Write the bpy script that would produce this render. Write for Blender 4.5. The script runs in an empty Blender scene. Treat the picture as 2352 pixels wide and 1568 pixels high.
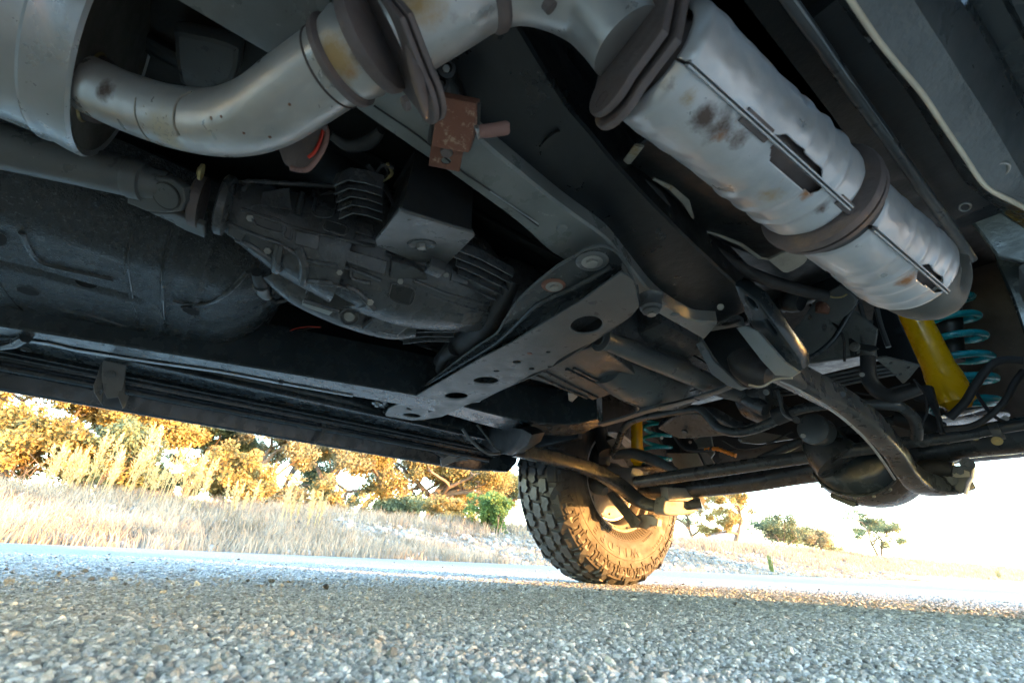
import bpy, bmesh, math, random
import numpy as np
from mathutils import Vector, Matrix, noise
from mathutils.geometry import tessellate_polygon
random.seed(7); rng = np.random.default_rng(7)
S = bpy.context.scene
COL = S.collection
R = math.radians

# ------------------------------------------------------------------ camera
CAM = Vector((.80, 0, .08))
RIGHT = Vector((.60907736, .79198366, .04226894))
UP = Vector((.32209642, -.2957078, .89933909))
FWD = Vector((-.72476111, .5341524, .43520402))
cd = bpy.data.cameras.new('camera'); cam = bpy.data.objects.new('camera', cd); COL.objects.link(cam)
m = Matrix((RIGHT, UP, -FWD)).transposed().to_4x4(); m.translation = CAM
cam.matrix_world = m
cd.lens = 1040 / 2352 * 36; cd.sensor_width = 36; cd.clip_start = .01; cd.clip_end = 3000
cd.dof.use_dof = True; cd.dof.focus_distance = 1.35; cd.dof.aperture_fstop = 8.0
S.camera = cam

# ------------------------------------------------------------------ light
SUN_AZ, SUN_EL = R(33), R(5.0)          # azimuth measured from +X (right of the truck) towards +Y (ahead)
sd = Vector((math.cos(SUN_EL) * math.cos(SUN_AZ), math.cos(SUN_EL) * math.sin(SUN_AZ), math.sin(SUN_EL)))
w = bpy.data.worlds.new('World'); S.world = w; w.use_nodes = True
nt = w.node_tree; nt.nodes.clear()
sky = nt.nodes.new('ShaderNodeTexSky'); sky.sky_type = 'NISHITA'; sky.sun_disc = False
sky.sun_elevation = SUN_EL; sky.sun_rotation = math.pi / 2 - SUN_AZ
sky.air_density = 1.0; sky.dust_density = .4; sky.ozone_density = 1.5
bg = nt.nodes.new('ShaderNodeBackground'); bg.inputs[1].default_value = .15
out = nt.nodes.new('ShaderNodeOutputWorld')
nt.links.new(sky.outputs[0], bg.inputs[0]); nt.links.new(bg.outputs[0], out.inputs[0])
sl = bpy.data.lights.new('sun', 'SUN'); sl.energy = 1.2; sl.angle = R(.6); sl.color = (1, .46, .13)
so = bpy.data.objects.new('sun', sl); COL.objects.link(so); so.location = (20, 12, 8)
so.rotation_euler = sd.to_track_quat('Z', 'Y').to_euler()
S.view_settings.view_transform = 'Standard'; S.view_settings.look = 'None'
S.view_settings.exposure = 5.0; S.view_settings.gamma = 1.0
S.view_settings.use_curve_mapping = False
S.cycles.max_bounces = 8; S.cycles.diffuse_bounces = 4

# ------------------------------------------------------------------ helpers
def ray(px, py):
    return (RIGHT * (px - 1176) - UP * (py - 784) + FWD * 1040).normalized()
def P(px, py, X=None, Y=None, Z=None, dep=None, n=None, p=None):
    """point seen in direction (px, py), at a real distance given by a plane or a depth"""
    r = ray(px, py)
    if X is not None: t = (X - CAM.x) / r.x
    elif Y is not None: t = (Y - CAM.y) / r.y
    elif Z is not None: t = (Z - CAM.z) / r.z
    elif dep is not None: t = dep / r.dot(FWD)
    else: t = (Vector(p) - CAM).dot(n) / r.dot(n)
    return CAM + r * t
def depth(p): return (p - CAM).dot(FWD)
TILE = {1: (0, 0), 2: (764.4, 0), 3: (1558.2, 0), 4: (0, 499.8), 5: (764.4, 499.8), 6: (1558.2, 499.8), 7: (764.4, 940.8), 8: (1558.2, 940.8)}
def T(t, pts):
    ox, oy = TILE[t]
    return [(ox + .3375 * q[0], oy + .3375 * q[1]) + tuple(q[2:]) for q in pts]

def link(name, me, mt=None, parent=None, smooth=False, loc=None):
    o = bpy.data.objects.new(name, me); COL.objects.link(o)
    if mt is not None:
        me.materials.clear(); me.materials.append(mt)
    if smooth:
        me.shade_smooth()
        try: me.set_sharp_from_angle(angle=R(38))
        except Exception: pass
    if parent is not None: o.parent = parent
    if loc is not None: o.location = loc
    return o
def mesh(name, vs, fs, mt, parent=None, smooth=True, recalc=True):
    me = bpy.data.meshes.new(name); me.from_pydata([tuple(v) for v in vs], [], fs); me.update()
    if recalc:
        bm = bmesh.new(); bm.from_mesh(me); bmesh.ops.recalc_face_normals(bm, faces=bm.faces); bm.to_mesh(me); bm.free()
    return link(name, me, mt, parent, smooth)
def npmesh(name, V, F, mt, parent=None, smooth=False):
    me = bpy.data.meshes.new(name); V = np.asarray(V, np.float32); F = np.asarray(F, np.int32); k = F.shape[1]
    me.vertices.add(len(V)); me.vertices.foreach_set('co', V.ravel())
    me.loops.add(F.size); me.loops.foreach_set('vertex_index', F.ravel())
    me.polygons.add(len(F)); me.polygons.foreach_set('loop_start', np.arange(0, F.size, k, dtype=np.int32))
    me.update(calc_edges=True)
    return link(name, me, mt, parent, smooth)
def empty(name, loc=(0, 0, 0), parent=None):
    o = bpy.data.objects.new(name, None); COL.objects.link(o); o.location = loc; o.empty_display_size = .1
    if parent: o.parent = parent
    return o
def tag(o, label=None, cat=None, group=None, kind=None):
    if label: o['label'] = label
    if cat: o['category'] = cat
    if group: o['group'] = group
    if kind: o['kind'] = kind
    return o
def catmull(pts, k=6):
    """pts: list of tuples of equal length (numbers); returns a smooth resampled list"""
    A = np.array(pts, float); n = len(A)
    if n < 3 or k < 2: return [tuple(a) for a in A]
    Q = np.vstack([2 * A[0] - A[1], A, 2 * A[-1] - A[-2]]); o = []
    for i in range(1, n):
        p0, p1, p2, p3 = Q[i - 1], Q[i], Q[i + 1], Q[i + 2]
        for j in range(k):
            t = j / k
            o.append(.5 * (2 * p1 + (p2 - p0) * t + (2 * p0 - 5 * p1 + 4 * p2 - p3) * t * t + (3 * p1 - p0 - 3 * p2 + p3) * t ** 3))
    o.append(A[-1]); return [tuple(a) for a in o]
def frames(pts, up=None):
    fr = []; n = len(pts); prev = None
    for i in range(n):
        t = (pts[min(i + 1, n - 1)] - pts[max(i - 1, 0)]).normalized()
        if up is not None:
            s = t.cross(up).normalized(); u = s.cross(t).normalized()
        else:
            if prev is None:
                a = Vector((0, 0, 1)) if abs(t.z) < .9 else Vector((1, 0, 0)); s = t.cross(a).normalized()
            else: s = (prev - t * prev.dot(t)).normalized()
            prev = s; u = s.cross(t).normalized()
        fr.append((s, u, t))
    return fr
def sweep(name, pts, prof, scl, mt, parent=None, up=None, cap=True, smooth=True):
    """prof: closed list of (s,u); scl: per point (a,b) scale"""
    pts = [Vector(p) for p in pts]; fr = frames(pts, up); k = len(prof); vs = []
    for p, (s, u, t), (a, b) in zip(pts, fr, scl):
        for x, y in prof: vs.append(p + s * (x * a) + u * (y * b))
    fs = [(i * k + j, i * k + (j + 1) % k, (i + 1) * k + (j + 1) % k, (i + 1) * k + j) for i in range(len(pts) - 1) for j in range(k)]
    if cap: fs += [tuple(range(k)), tuple(range((len(pts) - 1) * k, len(pts) * k))[::-1]]
    return mesh(name, vs, fs, mt, parent, smooth)
def circ(n): return [(math.cos(2 * math.pi * i / n), math.sin(2 * math.pi * i / n)) for i in range(n)]
def rrect(r=.25, n=3):
    o = []
    for cx, cy, a0 in ((1 - r, 1 - r, 0), (-1 + r, 1 - r, 90), (-1 + r, -1 + r, 180), (1 - r, -1 + r, 270)):
        for i in range(n + 1):
            a = R(a0 + 90 * i / n); o.append((cx + r * math.cos(a), cy + r * math.sin(a)))
    return o
def wtube(name, pts, rad, mt, parent=None, n=16, k=6, cap=True):
    """world tube; rad scalar or list"""
    if not hasattr(rad, '__len__'): rad = [rad] * len(pts)
    q = catmull([tuple(p) + (r,) for p, r in zip(pts, rad)], k)
    return sweep(name, [Vector(a[:3]) for a in q], circ(n), [(a[3], a[3]) for a in q], mt, parent, cap=cap)
def ptube(name, pts, mt, parent=None, n=16, k=6, rw=None, **c):
    """pts: (px, py, rpx[, dict]) ; radius as seen"""
    W = []; rr = []
    for q in pts:
        cc = q[3] if len(q) > 3 else c
        p = P(q[0], q[1], **cc); W.append(p); rr.append(q[2] * depth(p) / 1040 if rw is None else rw)
    return wtube(name, W, rr, mt, parent, n, k)
def lathe(name, p0, axis, prof, mt, parent=None, n=32, smooth=True, sx=1, sy=1, closed=False):
    """prof: list of (t along axis, radius)"""
    a = Vector(axis).normalized(); b = Vector((0, 0, 1)) if abs(a.z) < .9 else Vector((1, 0, 0))
    s = a.cross(b).normalized(); u = s.cross(a).normalized(); p0 = Vector(p0); vs = []
    for t, r in prof:
        for i in range(n):
            h = 2 * math.pi * i / n; vs.append(p0 + a * t + s * (math.cos(h) * r * sx) + u * (math.sin(h) * r * sy))
    k = len(prof)
    fs = [(i * n + j, i * n + (j + 1) % n, (i + 1) * n + (j + 1) % n, (i + 1) * n + j) for i in range(k - 1) for j in range(n)]
    if closed: fs += [((k - 1) * n + j, (k - 1) * n + (j + 1) % n, (j + 1) % n, j) for j in range(n)]
    else: fs += [tuple(range(n)), tuple(range((k - 1) * n, k * n))[::-1]]
    return mesh(name, vs, fs, mt, parent, smooth)
def basis(n):
    n = Vector(n).normalized(); a = Vector((0, 0, 1)) if abs(n.z) < .9 else Vector((1, 0, 0))
    s = n.cross(a).normalized(); return s, n.cross(s).normalized(), n
def plate_w(name, origin, n, outline, holes, th, mt, parent=None, bev=.0015, su=None):
    """flat plate with true holes; outline/holes in the plane's own metres; body lies from the plane to +n*th"""
    s, u, n = su if su else basis(n)
    cu = bpy.data.curves.new(name, 'CURVE'); cu.dimensions = '2D'; cu.fill_mode = 'BOTH'
    bev = min(bev, th * .45); cu.extrude = th / 2 - bev; cu.bevel_depth = bev; cu.bevel_resolution = 1; cu.offset = -bev
    for lp in [outline] + list(holes):
        sp = cu.splines.new('POLY'); sp.points.add(len(lp) - 1)
        for q, (x, y) in zip(sp.points, lp): q.co = (x, y, 0, 1)
        sp.use_cyclic_u = True
    tmp = bpy.data.objects.new(name, cu); COL.objects.link(tmp)
    dg = bpy.context.evaluated_depsgraph_get(); dg.update()
    me = bpy.data.meshes.new_from_object(tmp.evaluated_get(dg)); bpy.data.objects.remove(tmp); bpy.data.curves.remove(cu)
    M = Matrix((s, u, n)).transposed().to_4x4(); M.translation = Vector(origin) + n * (th / 2); me.transform(M)
    return link(name, me, mt, parent, True)
def ell(cx, cy, rx, ry, rot=0, n=24):
    c, s = math.cos(R(rot)), math.sin(R(rot))
    return [(cx + rx * math.cos(t) * c - ry * math.sin(t) * s, cy + rx * math.cos(t) * s + ry * math.sin(t) * c) for t in [2 * math.pi * i / n for i in range(n)]]
def pplate(name, pts, th, mt, parent=None, holes=(), n=None, p=None, smooth=0, bev=.0015, **c):
    """plate whose outline was measured in the photograph and set on a real plane"""
    if n is None:
        k, v = list(c.items())[0]
        n = {'X': Vector((1, 0, 0)), 'Y': Vector((0, 1, 0)), 'Z': Vector((0, 0, 1))}[k]
        p = n * v
    n = Vector(n).normalized()
    mid = P(sum(q[0] for q in pts) / len(pts), sum(q[1] for q in pts) / len(pts), n=n, p=p)
    if (mid - CAM).dot(n) < 0: n = -n
    if smooth: pts = catmull([q[:2] for q in pts] + [pts[0][:2]], smooth)[:-1]
    s, u, n = basis(n)
    def loc(q):
        w_ = P(q[0], q[1], n=n, p=p) - mid; return (w_.dot(s), w_.dot(u))
    hs = [[loc(q) for q in (ell(*h) if not isinstance(h[0], tuple) else h)] for h in holes]
    return plate_w(name, mid, n, [loc(q) for q in pts], hs, th, mt, parent, bev, (s, u, n))
def box(name, c, size, mt, parent=None, bev=.003, rot=None, seg=2):
    bm = bmesh.new(); bmesh.ops.create_cube(bm, size=1)
    bmesh.ops.scale(bm, vec=size, verts=bm.verts)
    if bev: bmesh.ops.bevel(bm, geom=list(bm.edges), offset=min(bev, min(size) * .45), segments=seg, affect='EDGES', profile=.5)
    M = Matrix.Translation(c) @ (rot if rot is not None else Matrix())
    bmesh.ops.transform(bm, matrix=M, verts=bm.verts)
    me = bpy.data.meshes.new(name); bm.to_mesh(me); bm.free()
    return link(name, me, mt, parent, bev > 0)
def rotm(a, b=None):
    """4x4 whose z is a and x is near b"""
    a = Vector(a).normalized(); b = Vector(b) if b is not None else (Vector((0, 0, 1)) if abs(a.z) < .9 else Vector((1, 0, 0)))
    y = a.cross(b).normalized(); x = y.cross(a)
    return Matrix((x, y, a)).transposed().to_4x4()
def bolt(p, n, r, mt, parent, washer=True, h=None):
    p = Vector(p); n = Vector(n).normalized(); h = h or r * .7
    s, u, _ = basis(n); vs = []; fs = []
    def ring(t, rr, k, ph=0):
        b0 = len(vs)
        for i in range(k):
            a = 2 * math.pi * i / k + ph; vs.append(p + n * t + s * (math.cos(a) * rr) + u * (math.sin(a) * rr))
        return b0
    def join(a, b, k): fs.extend([(a + i, a + (i + 1) % k, b + (i + 1) % k, b + i) for i in range(k)])
    if washer:
        a = ring(-.002, r * 1.75, 20); b = ring(.0015, r * 1.75, 20); c = ring(.0022, r * 1.65, 20); d = ring(.0022, r * .8, 20); join(a, b, 20); join(b, c, 20); join(c, d, 20)
    a = ring(0, r, 6, .3); b = ring(h * .85, r, 6, .3); c = ring(h, r * .85, 6, .3); join(a, b, 6); join(b, c, 6); fs.append(tuple(range(c, c + 6)))
    o = mesh('bolt', vs, fs, mt, parent, True); return o
def beam(name, inner, outer, h, mt, parent=None, z=.55, k=4, th=None):
    """longitudinal member: bottom face between two measured edges at height z (scalar or list), body of height h above"""
    n = len(inner); zs = [z] * n if not hasattr(z, '__len__') else z
    A = [P(q[0], q[1], Z=zz) for q, zz in zip(inner, zs)]; B = [P(q[0], q[1], Z=zz) for q, zz in zip(outer, zs)]
    q = catmull([tuple(a) + tuple(b) for a, b in zip(A, B)], k); vs = []; e = .004
    for a in q:
        a_, b_ = Vector(a[:3]), Vector(a[3:]); d = (b_ - a_).normalized(); up = Vector((0, 0, 1))
        vs += [a_ + up * h, a_ + up * e, a_ + d * e, b_ - d * e, b_ + up * e, b_ + up * h]
    n = len(q)
    fs = [(i * 6 + j, i * 6 + (j + 1) % 6, (i + 1) * 6 + (j + 1) % 6, (i + 1) * 6 + j) for i in range(n - 1) for j in range(6)]
    fs += [tuple(range(6)), tuple(range((n - 1) * 6, n * 6))[::-1]]
    return mesh(name, vs, fs, mt, parent, True)

# ------------------------------------------------------------------ materials
def nodes(m):
    m.use_nodes = True; return m.node_tree, m.node_tree.nodes['Principled BSDF']
def mat(name, col, rough=.5, metal=0, spots=(), bump=.2, bscale=60, rvar=.15, cvar=.25, cscale=8, spec=None, stains=()):
    """spots: (colour, threshold 0..1, scale, roughness, metal, stretch) patches of dust, rust or scratches with a shape of their own"""
    m = bpy.data.materials.new(name); t, b = nodes(m); N = t.nodes; L = t.links
    tc = N.new('ShaderNodeTexCoord'); co = tc.outputs['Object']
    def noise_(scale, detail=5, stretch=None, rough_=.6):
        n = N.new('ShaderNodeTexNoise'); n.inputs['Scale'].default_value = scale; n.inputs['Detail'].default_value = detail; n.inputs['Roughness'].default_value = rough_
        if stretch:
            mp = N.new('ShaderNodeMapping'); mp.inputs['Scale'].default_value = stretch; L.new(co, mp.inputs[0]); L.new(mp.outputs[0], n.inputs['Vector'])
        else: L.new(co, n.inputs['Vector'])
        return n.outputs['Fac']
    def ramp(fac, a, b_, v0=0, v1=1):
        r = N.new('ShaderNodeMapRange'); r.inputs[1].default_value = a; r.inputs[2].default_value = b_; r.inputs[3].default_value = v0; r.inputs[4].default_value = v1; L.new(fac, r.inputs[0]); return r.outputs[0]
    f = noise_(cscale)
    mx = N.new('ShaderNodeMix'); mx.data_type = 'RGBA'
    mx.inputs[6].default_value = (*[c * (1 - cvar) for c in col], 1); mx.inputs[7].default_value = (*[min(1, c * (1 + cvar)) for c in col], 1)
    L.new(ramp(f, .3, .7), mx.inputs[0]); cur = mx.outputs[2]
    rg = ramp(noise_(cscale * 3), .3, .7, max(.05, rough - rvar), min(1, rough + rvar)); mt_ = None
    for sp in spots:
        c2, th, sc, r2 = sp[:4]; th = .5 + (th - .5) * .78; m2 = sp[4] if len(sp) > 4 else metal; st = sp[5] if len(sp) > 5 else None; soft = sp[6] if len(sp) > 6 else .04
        fac = ramp(noise_(sc, 8, st, .7), th, th + soft)
        x = N.new('ShaderNodeMix'); x.data_type = 'RGBA'; L.new(fac, x.inputs[0]); L.new(cur, x.inputs[6]); x.inputs[7].default_value = (*c2, 1); cur = x.outputs[2]
        y = N.new('ShaderNodeMix'); L.new(fac, y.inputs[0]); L.new(rg, y.inputs[2]); y.inputs[3].default_value = r2; rg = y.outputs[0]
        z = N.new('ShaderNodeMix'); L.new(fac, z.inputs[0])
        if mt_ is None: z.inputs[2].default_value = metal
        else: L.new(mt_, z.inputs[2])
        z.inputs[3].default_value = m2; mt_ = z.outputs[0]
    for (sp_, sr, sc_) in stains:
        dn = N.new('ShaderNodeVectorMath'); dn.operation = 'DISTANCE'; dn.inputs[1].default_value = sp_; L.new(co, dn.inputs[0])
        nz = N.new('ShaderNodeMath'); nz.operation = 'MULTIPLY_ADD'; L.new(noise_(.35 / sr, 6, None, .7), nz.inputs[0]); nz.inputs[1].default_value = sr * 3.2; L.new(dn.outputs['Value'], nz.inputs[2])
        fac = ramp(nz.outputs[0], sr * 2.0, sr * 2.9, .95, 0)
        x = N.new('ShaderNodeMix'); x.data_type = 'RGBA'; L.new(fac, x.inputs[0]); L.new(cur, x.inputs[6]); x.inputs[7].default_value = (*sc_, 1); cur = x.outputs[2]
        y = N.new('ShaderNodeMix'); L.new(fac, y.inputs[0]); L.new(rg, y.inputs[2]); y.inputs[3].default_value = .75; rg = y.outputs[0]
    L.new(cur, b.inputs['Base Color']); L.new(rg, b.inputs['Roughness'])
    if mt_ is None: b.inputs['Metallic'].default_value = metal
    else: L.new(mt_, b.inputs['Metallic'])
    if spec is not None: b.inputs['Specular IOR Level'].default_value = spec
    if bump:
        bp = N.new('ShaderNodeBump'); bp.inputs['Strength'].default_value = bump; bp.inputs['Distance'].default_value = .004
        L.new(noise_(bscale, 6), bp.inputs['Height']); L.new(bp.outputs[0], b.inputs['Normal'])
    return m
DUST = (.26, .24, .21); RUST = (.22, .07, .025)
M = {}
def st(*q): return [(tuple(P(x, y, dep=d)), r, c) for x, y, d, r, c in q]
BR, GO, CR, OR, BL = (.10, .065, .05), (.40, .27, .12), (.50, .45, .34), (.34, .15, .05), (.16, .15, .19)
M['chassis'] = mat('chassis paint', (.092, .098, .099), .36, spots=[((.20, .20, .18), .70, 38, .7), (RUST, .76, 14, .9), ((.12, .12, .11), .62, 9, .6, 0, None, .2)], bump=.2)
M['gloss'] = mat('glossy chassis paint', (.032, .036, .038), .24, spots=[((.20, .19, .17), .71, 42, .7), ((.10, .095, .085), .64, 12, .55, 0, None, .15), (RUST, .80, 20, .9)], bump=.15)
M['rail'] = mat('frame rail paint', (.18, .192, .187), .34, spots=[((.32, .33, .31), .70, 45, .7), ((.22, .21, .19), .66, 16, .7, 0, None, .12), ((.4, .12, .03), .79, 22, .9)], bump=.12)
M['underbody'] = mat('underbody coating', (.009, .012, .014), .42, bump=.3, spots=[((.04, .042, .045), .68, 12, .6, 0, None, .2)])
M['web'] = mat('dark rail side', (.012, .015, .018), .38, bump=.25, spots=[((.06, .06, .06), .70, 12, .6, 0, None, .2), ((.22, .23, .22), .76, 60, .8)], stains=[(tuple(P(1538, 595, Z=.62)), .008, (.26, .13, .05)), (tuple(P(1555, 600, Z=.62)), .005, (.3, .15, .06)), (tuple(P(1625, 690, Z=.62)), .006, (.15, .15, .15))])
M['shiny'] = mat('sill paint', (.024, .031, .035), .24, bump=.12, bscale=25, spots=[((.09, .085, .075), .68, 10, .6, 0, (1, .15, 1), .15)])
M['cast'] = mat('cast alloy', (.080, .083, .087), .30, .25, spots=[((.17, .165, .15), .66, 14, .6, 0, None, .15), ((.015, .016, .017), .62, 9, .4, 0, None, .12)], bump=.35, bscale=120)
M['steelpipe'] = mat('exhaust steel', (.40, .395, .38), .36, .55, spots=[((.33, .25, .17), .64, 9, .6, .4, None, .15), ((.16, .09, .06), .76, 38, .8, .1), ((.55, .50, .42), .70, 16, .7, .2, None, .1)], bump=.15, cvar=.15,
    stains=st((385, 300, .50, .022, CR), (770, 130, .40, .016, GO), (845, 105, .40, .014, BR), (800, 190, .40, .012, OR), (960, 15, .39, .02, GO), (1045, 75, .39, .016, BR), (1020, 95, .39, .010, BR), (1125, 40, .39, .016, GO), (1165, 10, .39, .014, GO), (1385, 130, .39, .014, GO), (900, 150, .39, .012, BR), (735, 165, .42, .005, BR), (232, 200, .50, .012, BR), (1350, 110, .39, .010, BR)))
M['weld'] = mat('weld and flange steel', (.135, .11, .105), .6, .4, spots=[((.30, .2, .13), .6, 12, .7, .3, None, .2)], bump=.5, bscale=90)
M['muffler'] = mat('muffler steel', (.42, .44, .45), .34, .55, spots=[((.35, .27, .18), .66, 7, .6, .3, None, .2), ((.33, .33, .33), .6, 14, .6, .5, (1, .3, 1), .2)], bump=.12, cvar=.12)
M['endplate'] = mat('muffler end plate', (.12, .115, .10), .5, .5, spots=[((.3, .24, .13), .64, 9, .6, .5, None, .2)], bump=.2)
M['shield'] = mat('aluminised heat shield', (.47, .48, .49), .38, .5, spots=[((.36, .30, .22), .66, 11, .6, .3, None, .15), ((.2, .08, .03), .80, 24, .85, 0, None, .05), ((.33, .35, .37), .58, 5, .5, .5, None, .2)], bump=.2, bscale=30, cvar=.12,
    stains=st((1648, 282, .42, .016, BR), (1610, 262, .41, .011, BR), (1690, 318, .43, .010, BR), (1655, 330, .42, .008, OR), (1690, 275, .42, .007, OR), (1580, 225, .40, .009, GO), (1560, 205, .40, .006, BR), (1850, 445, .47, .007, OR), (1770, 470, .47, .012, GO), (1790, 405, .46, .005, OR), (1890, 480, .48, .008, BR), (2005, 560, .57, .009, GO), (2040, 590, .57, .007, BR), (2075, 640, .58, .010, OR), (1530, 190, .38, .010, BR), (1700, 200, .42, .012, GO)))
M['torn'] = mat('bare torn edge', (.42, .39, .33), .75, .2, spots=[((.3, .2, .08), .6, 20, .8, 0, None, .1)], bump=1, bscale=70)
M['rustbracket'] = mat('rusty bracket', (.20, .085, .055), .8, .1, spots=[((.40, .26, .18), .58, 60, .85, 0, None, .06), ((.08, .04, .03), .62, 25, .9, 0, None, .1), ((.5, .42, .35), .71, 90, .85)], bump=.5, bscale=90)
M['rod'] = mat('hanger rod', (.22, .12, .10), .7, .1, bump=.3, spots=[((.10, .05, .04), .6, 60, .9, 0, None, .1)])
stz = lambda *q: [(tuple(P(*T(4, [(x, y)])[0], Z=.55)), r, (.34, .375, .385)) for x, y, r in q]
M['tank'] = mat('dusty skid plate', (.026, .031, .034), .27, .1, spots=[((.12, .14, .15), .58, 260, .30, .2, (1, .6, 1), .10), ((.02, .024, .026), .64, 8, .3, .1, None, .2)], bump=.9, bscale=260,
    stains=stz((60, 650, .022), (180, 700, .020), (330, 760, .016), (560, 720, .016), (650, 780, .014), (790, 780, .012), (1085, 640, .008), (1095, 720, .009), (1105, 800, .009), (1230, 905, .013), (1330, 925, .013), (1420, 900, .010)))
M['bare'] = mat('bare sheet steel', (.38, .40, .41), .4, .6, spots=[((.1, .1, .1), .6, 30, .6, .2, (1, .2, 1), .1)], bump=.2)
M['yellow'] = mat('yellow damper paint', (.98, .50, .006), .24, bump=.05, bscale=200, cvar=.06, spots=[((.5, .36, .06), .74, 30, .6)])
M['teal'] = mat('teal spring coating', (.015, .30, .36), .22, bump=.1, cvar=.15, spots=[((.12, .13, .12), .72, 30, .7)])
M['rubber'] = mat('rubber', (.022, .022, .023), .6, bump=.15, spots=[((.08, .075, .07), .66, 20, .85, 0, None, .15)])
M['tyre'] = mat('tyre rubber', (.042, .038, .034), .68, bump=.25, bscale=150, spots=[((.10, .085, .07), .66, 12, .9, 0, None, .2)])
M['lug'] = mat('tread rubber', (.045, .048, .051), .5, bump=.35, bscale=220, spots=[((.16, .16, .16), .70, 60, .9), ((.09, .092, .095), .55, 15, .8, 0, None, .2)])
M['letter'] = mat('raised rubber lettering', (.028, .026, .024), .65, bump=.1)
M['wheel'] = mat('wheel alloy', (.46, .45, .43), .45, .5, spots=[((.2, .17, .14), .6, 14, .8, .1, None, .2)], bump=.15)
M['disc'] = mat('brake backing', (.33, .30, .27), .6, .3, spots=[((.2, .1, .05), .62, 18, .8, 0, None, .15)], bump=.3)
M['dark'] = mat('dark plastic', (.02, .021, .022), .5, bump=.1)
M['liner'] = mat('dusty wheel liner', (.085, .07, .062), .8, bump=.3, spots=[((.16, .14, .12), .62, 10, .9, 0, None, .2)])
M['boltsteel'] = mat('bolt steel', (.34, .33, .31), .42, .8, spots=[((.3, .17, .09), .62, 40, .8, .1, None, .15)], bump=.15)
M['brass'] = mat('bracket zinc', (.42, .34, .16), .5, .6, bump=.1)
M['redwire'] = mat('red wire', (.5, .03, .01), .5, bump=0)
M['orangewire'] = mat('orange loom', (.75, .22, .02), .5, bump=.2)
M['silvertex'] = mat('textured sill coating', (.13, .14, .14), .55, .1, spots=[((.22, .21, .18), .62, 30, .7, .1, None, .15)], bump=1.2, bscale=55)
M['cream'] = mat('bare cream edge', (.62, .53, .40), .55, .1, bump=.4, bscale=90)
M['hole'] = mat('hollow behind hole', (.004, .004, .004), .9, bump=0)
M['pocket_shade'] = mat('shaded casting pocket', (.022, .024, .025), .35, bump=.2)
M['armpaint'] = mat('radius arm paint', (.045, .049, .051), .30, spots=[((.16, .14, .11), .66, 9, .75, 0, None, .15), ((.3, .27, .2), .75, 30, .85)], bump=.15)

# ================================================================== SETTING
def road_z(x): return max(0.0, -1.5 - x) * .004
def bank_z(x, y):
    if x > -7: return road_z(x)
    yy = max(-40, min(120, y))
    crest = 1.0 + .011 * (yy + 2)
    if yy > 30: crest += .0
    d = -7 - x
    if d < .5: z = road_z(-7) - .03 * min(1, d / .15)
    elif d < 6.5:
        s = (d - .5) / 6; z = -.02 + (crest) * (s * .75 + .25 * s * s * (3 - 2 * s))
    else: z = crest + .0 + (d - 6.5) * .006
    n = noise.noise(Vector((x * .35, y * .35, 3))) * .14 + noise.noise(Vector((x * 1.3, y * 1.3, 9))) * .07
    return z + n * min(1, max(0, d - .6) / 1.5)
def grid_sheet(name, xs, ys, zf, mt, parent=None):
    V = [(x, y, zf(x, y)) for y in ys for x in xs]; nx = len(xs)
    F = [(j * nx + i, j * nx + i + 1, (j + 1) * nx + i + 1, (j + 1) * nx + i) for j in range(len(ys) - 1) for i in range(nx - 1)]
    return npmesh(name, V, F, mt, parent, True)
# road: chipseal
m = bpy.data.materials.new('chipseal'); t, b = nodes(m); N = t.nodes; L = t.links
tc = N.new('ShaderNodeTexCoord')
vo = N.new('ShaderNodeTexVoronoi'); vo.inputs['Scale'].default_value = 105; L.new(tc.outputs['Object'], vo.inputs['Vector'])
sep = N.new('ShaderNodeSeparateColor'); L.new(vo.outputs['Color'], sep.inputs[0])
cr = N.new('ShaderNodeValToRGB'); L.new(sep.outputs[0], cr.inputs[0])
cr.color_ramp.elements[0].color = (.07, .074, .07, 1); cr.color_ramp.elements[1].color = (.30, .315, .31, 1)
e = cr.color_ramp.elements.new(.5); e.color = (.18, .185, .172, 1)
bn = N.new('ShaderNodeTexNoise'); bn.inputs['Scale'].default_value = 1.4; L.new(tc.outputs['Object'], bn.inputs['Vector'])
mm = N.new('ShaderNodeMix'); mm.data_type = 'RGBA'; mm.blend_type = 'MULTIPLY'; mm.inputs[0].default_value = .35; L.new(cr.outputs[0], mm.inputs[6]); L.new(bn.outputs['Color'], mm.inputs[7])
L.new(mm.outputs[2], b.inputs['Base Color']); b.inputs['Roughness'].default_value = .75
bp = N.new('ShaderNodeBump'); bp.inputs['Strength'].default_value = .8; bp.inputs['Distance'].default_value = .006; bp.invert = True
L.new(vo.outputs['Distance'], bp.inputs['Height']); L.new(bp.outputs[0], b.inputs['Normal'])
xs = [-7, -6.5, -6, -5, -4, -3, -2.2, -1.5, 3, 6]; ys = [-200, -60, -20, -8, -4, -2, 0, 2, 4, 8, 14, 22, 40, 80, 160, 400]
tag(grid_sheet('road', xs, ys, lambda x, y: road_z(x), m), 'grey chipseal road surface under the truck', kind='structure')

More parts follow.
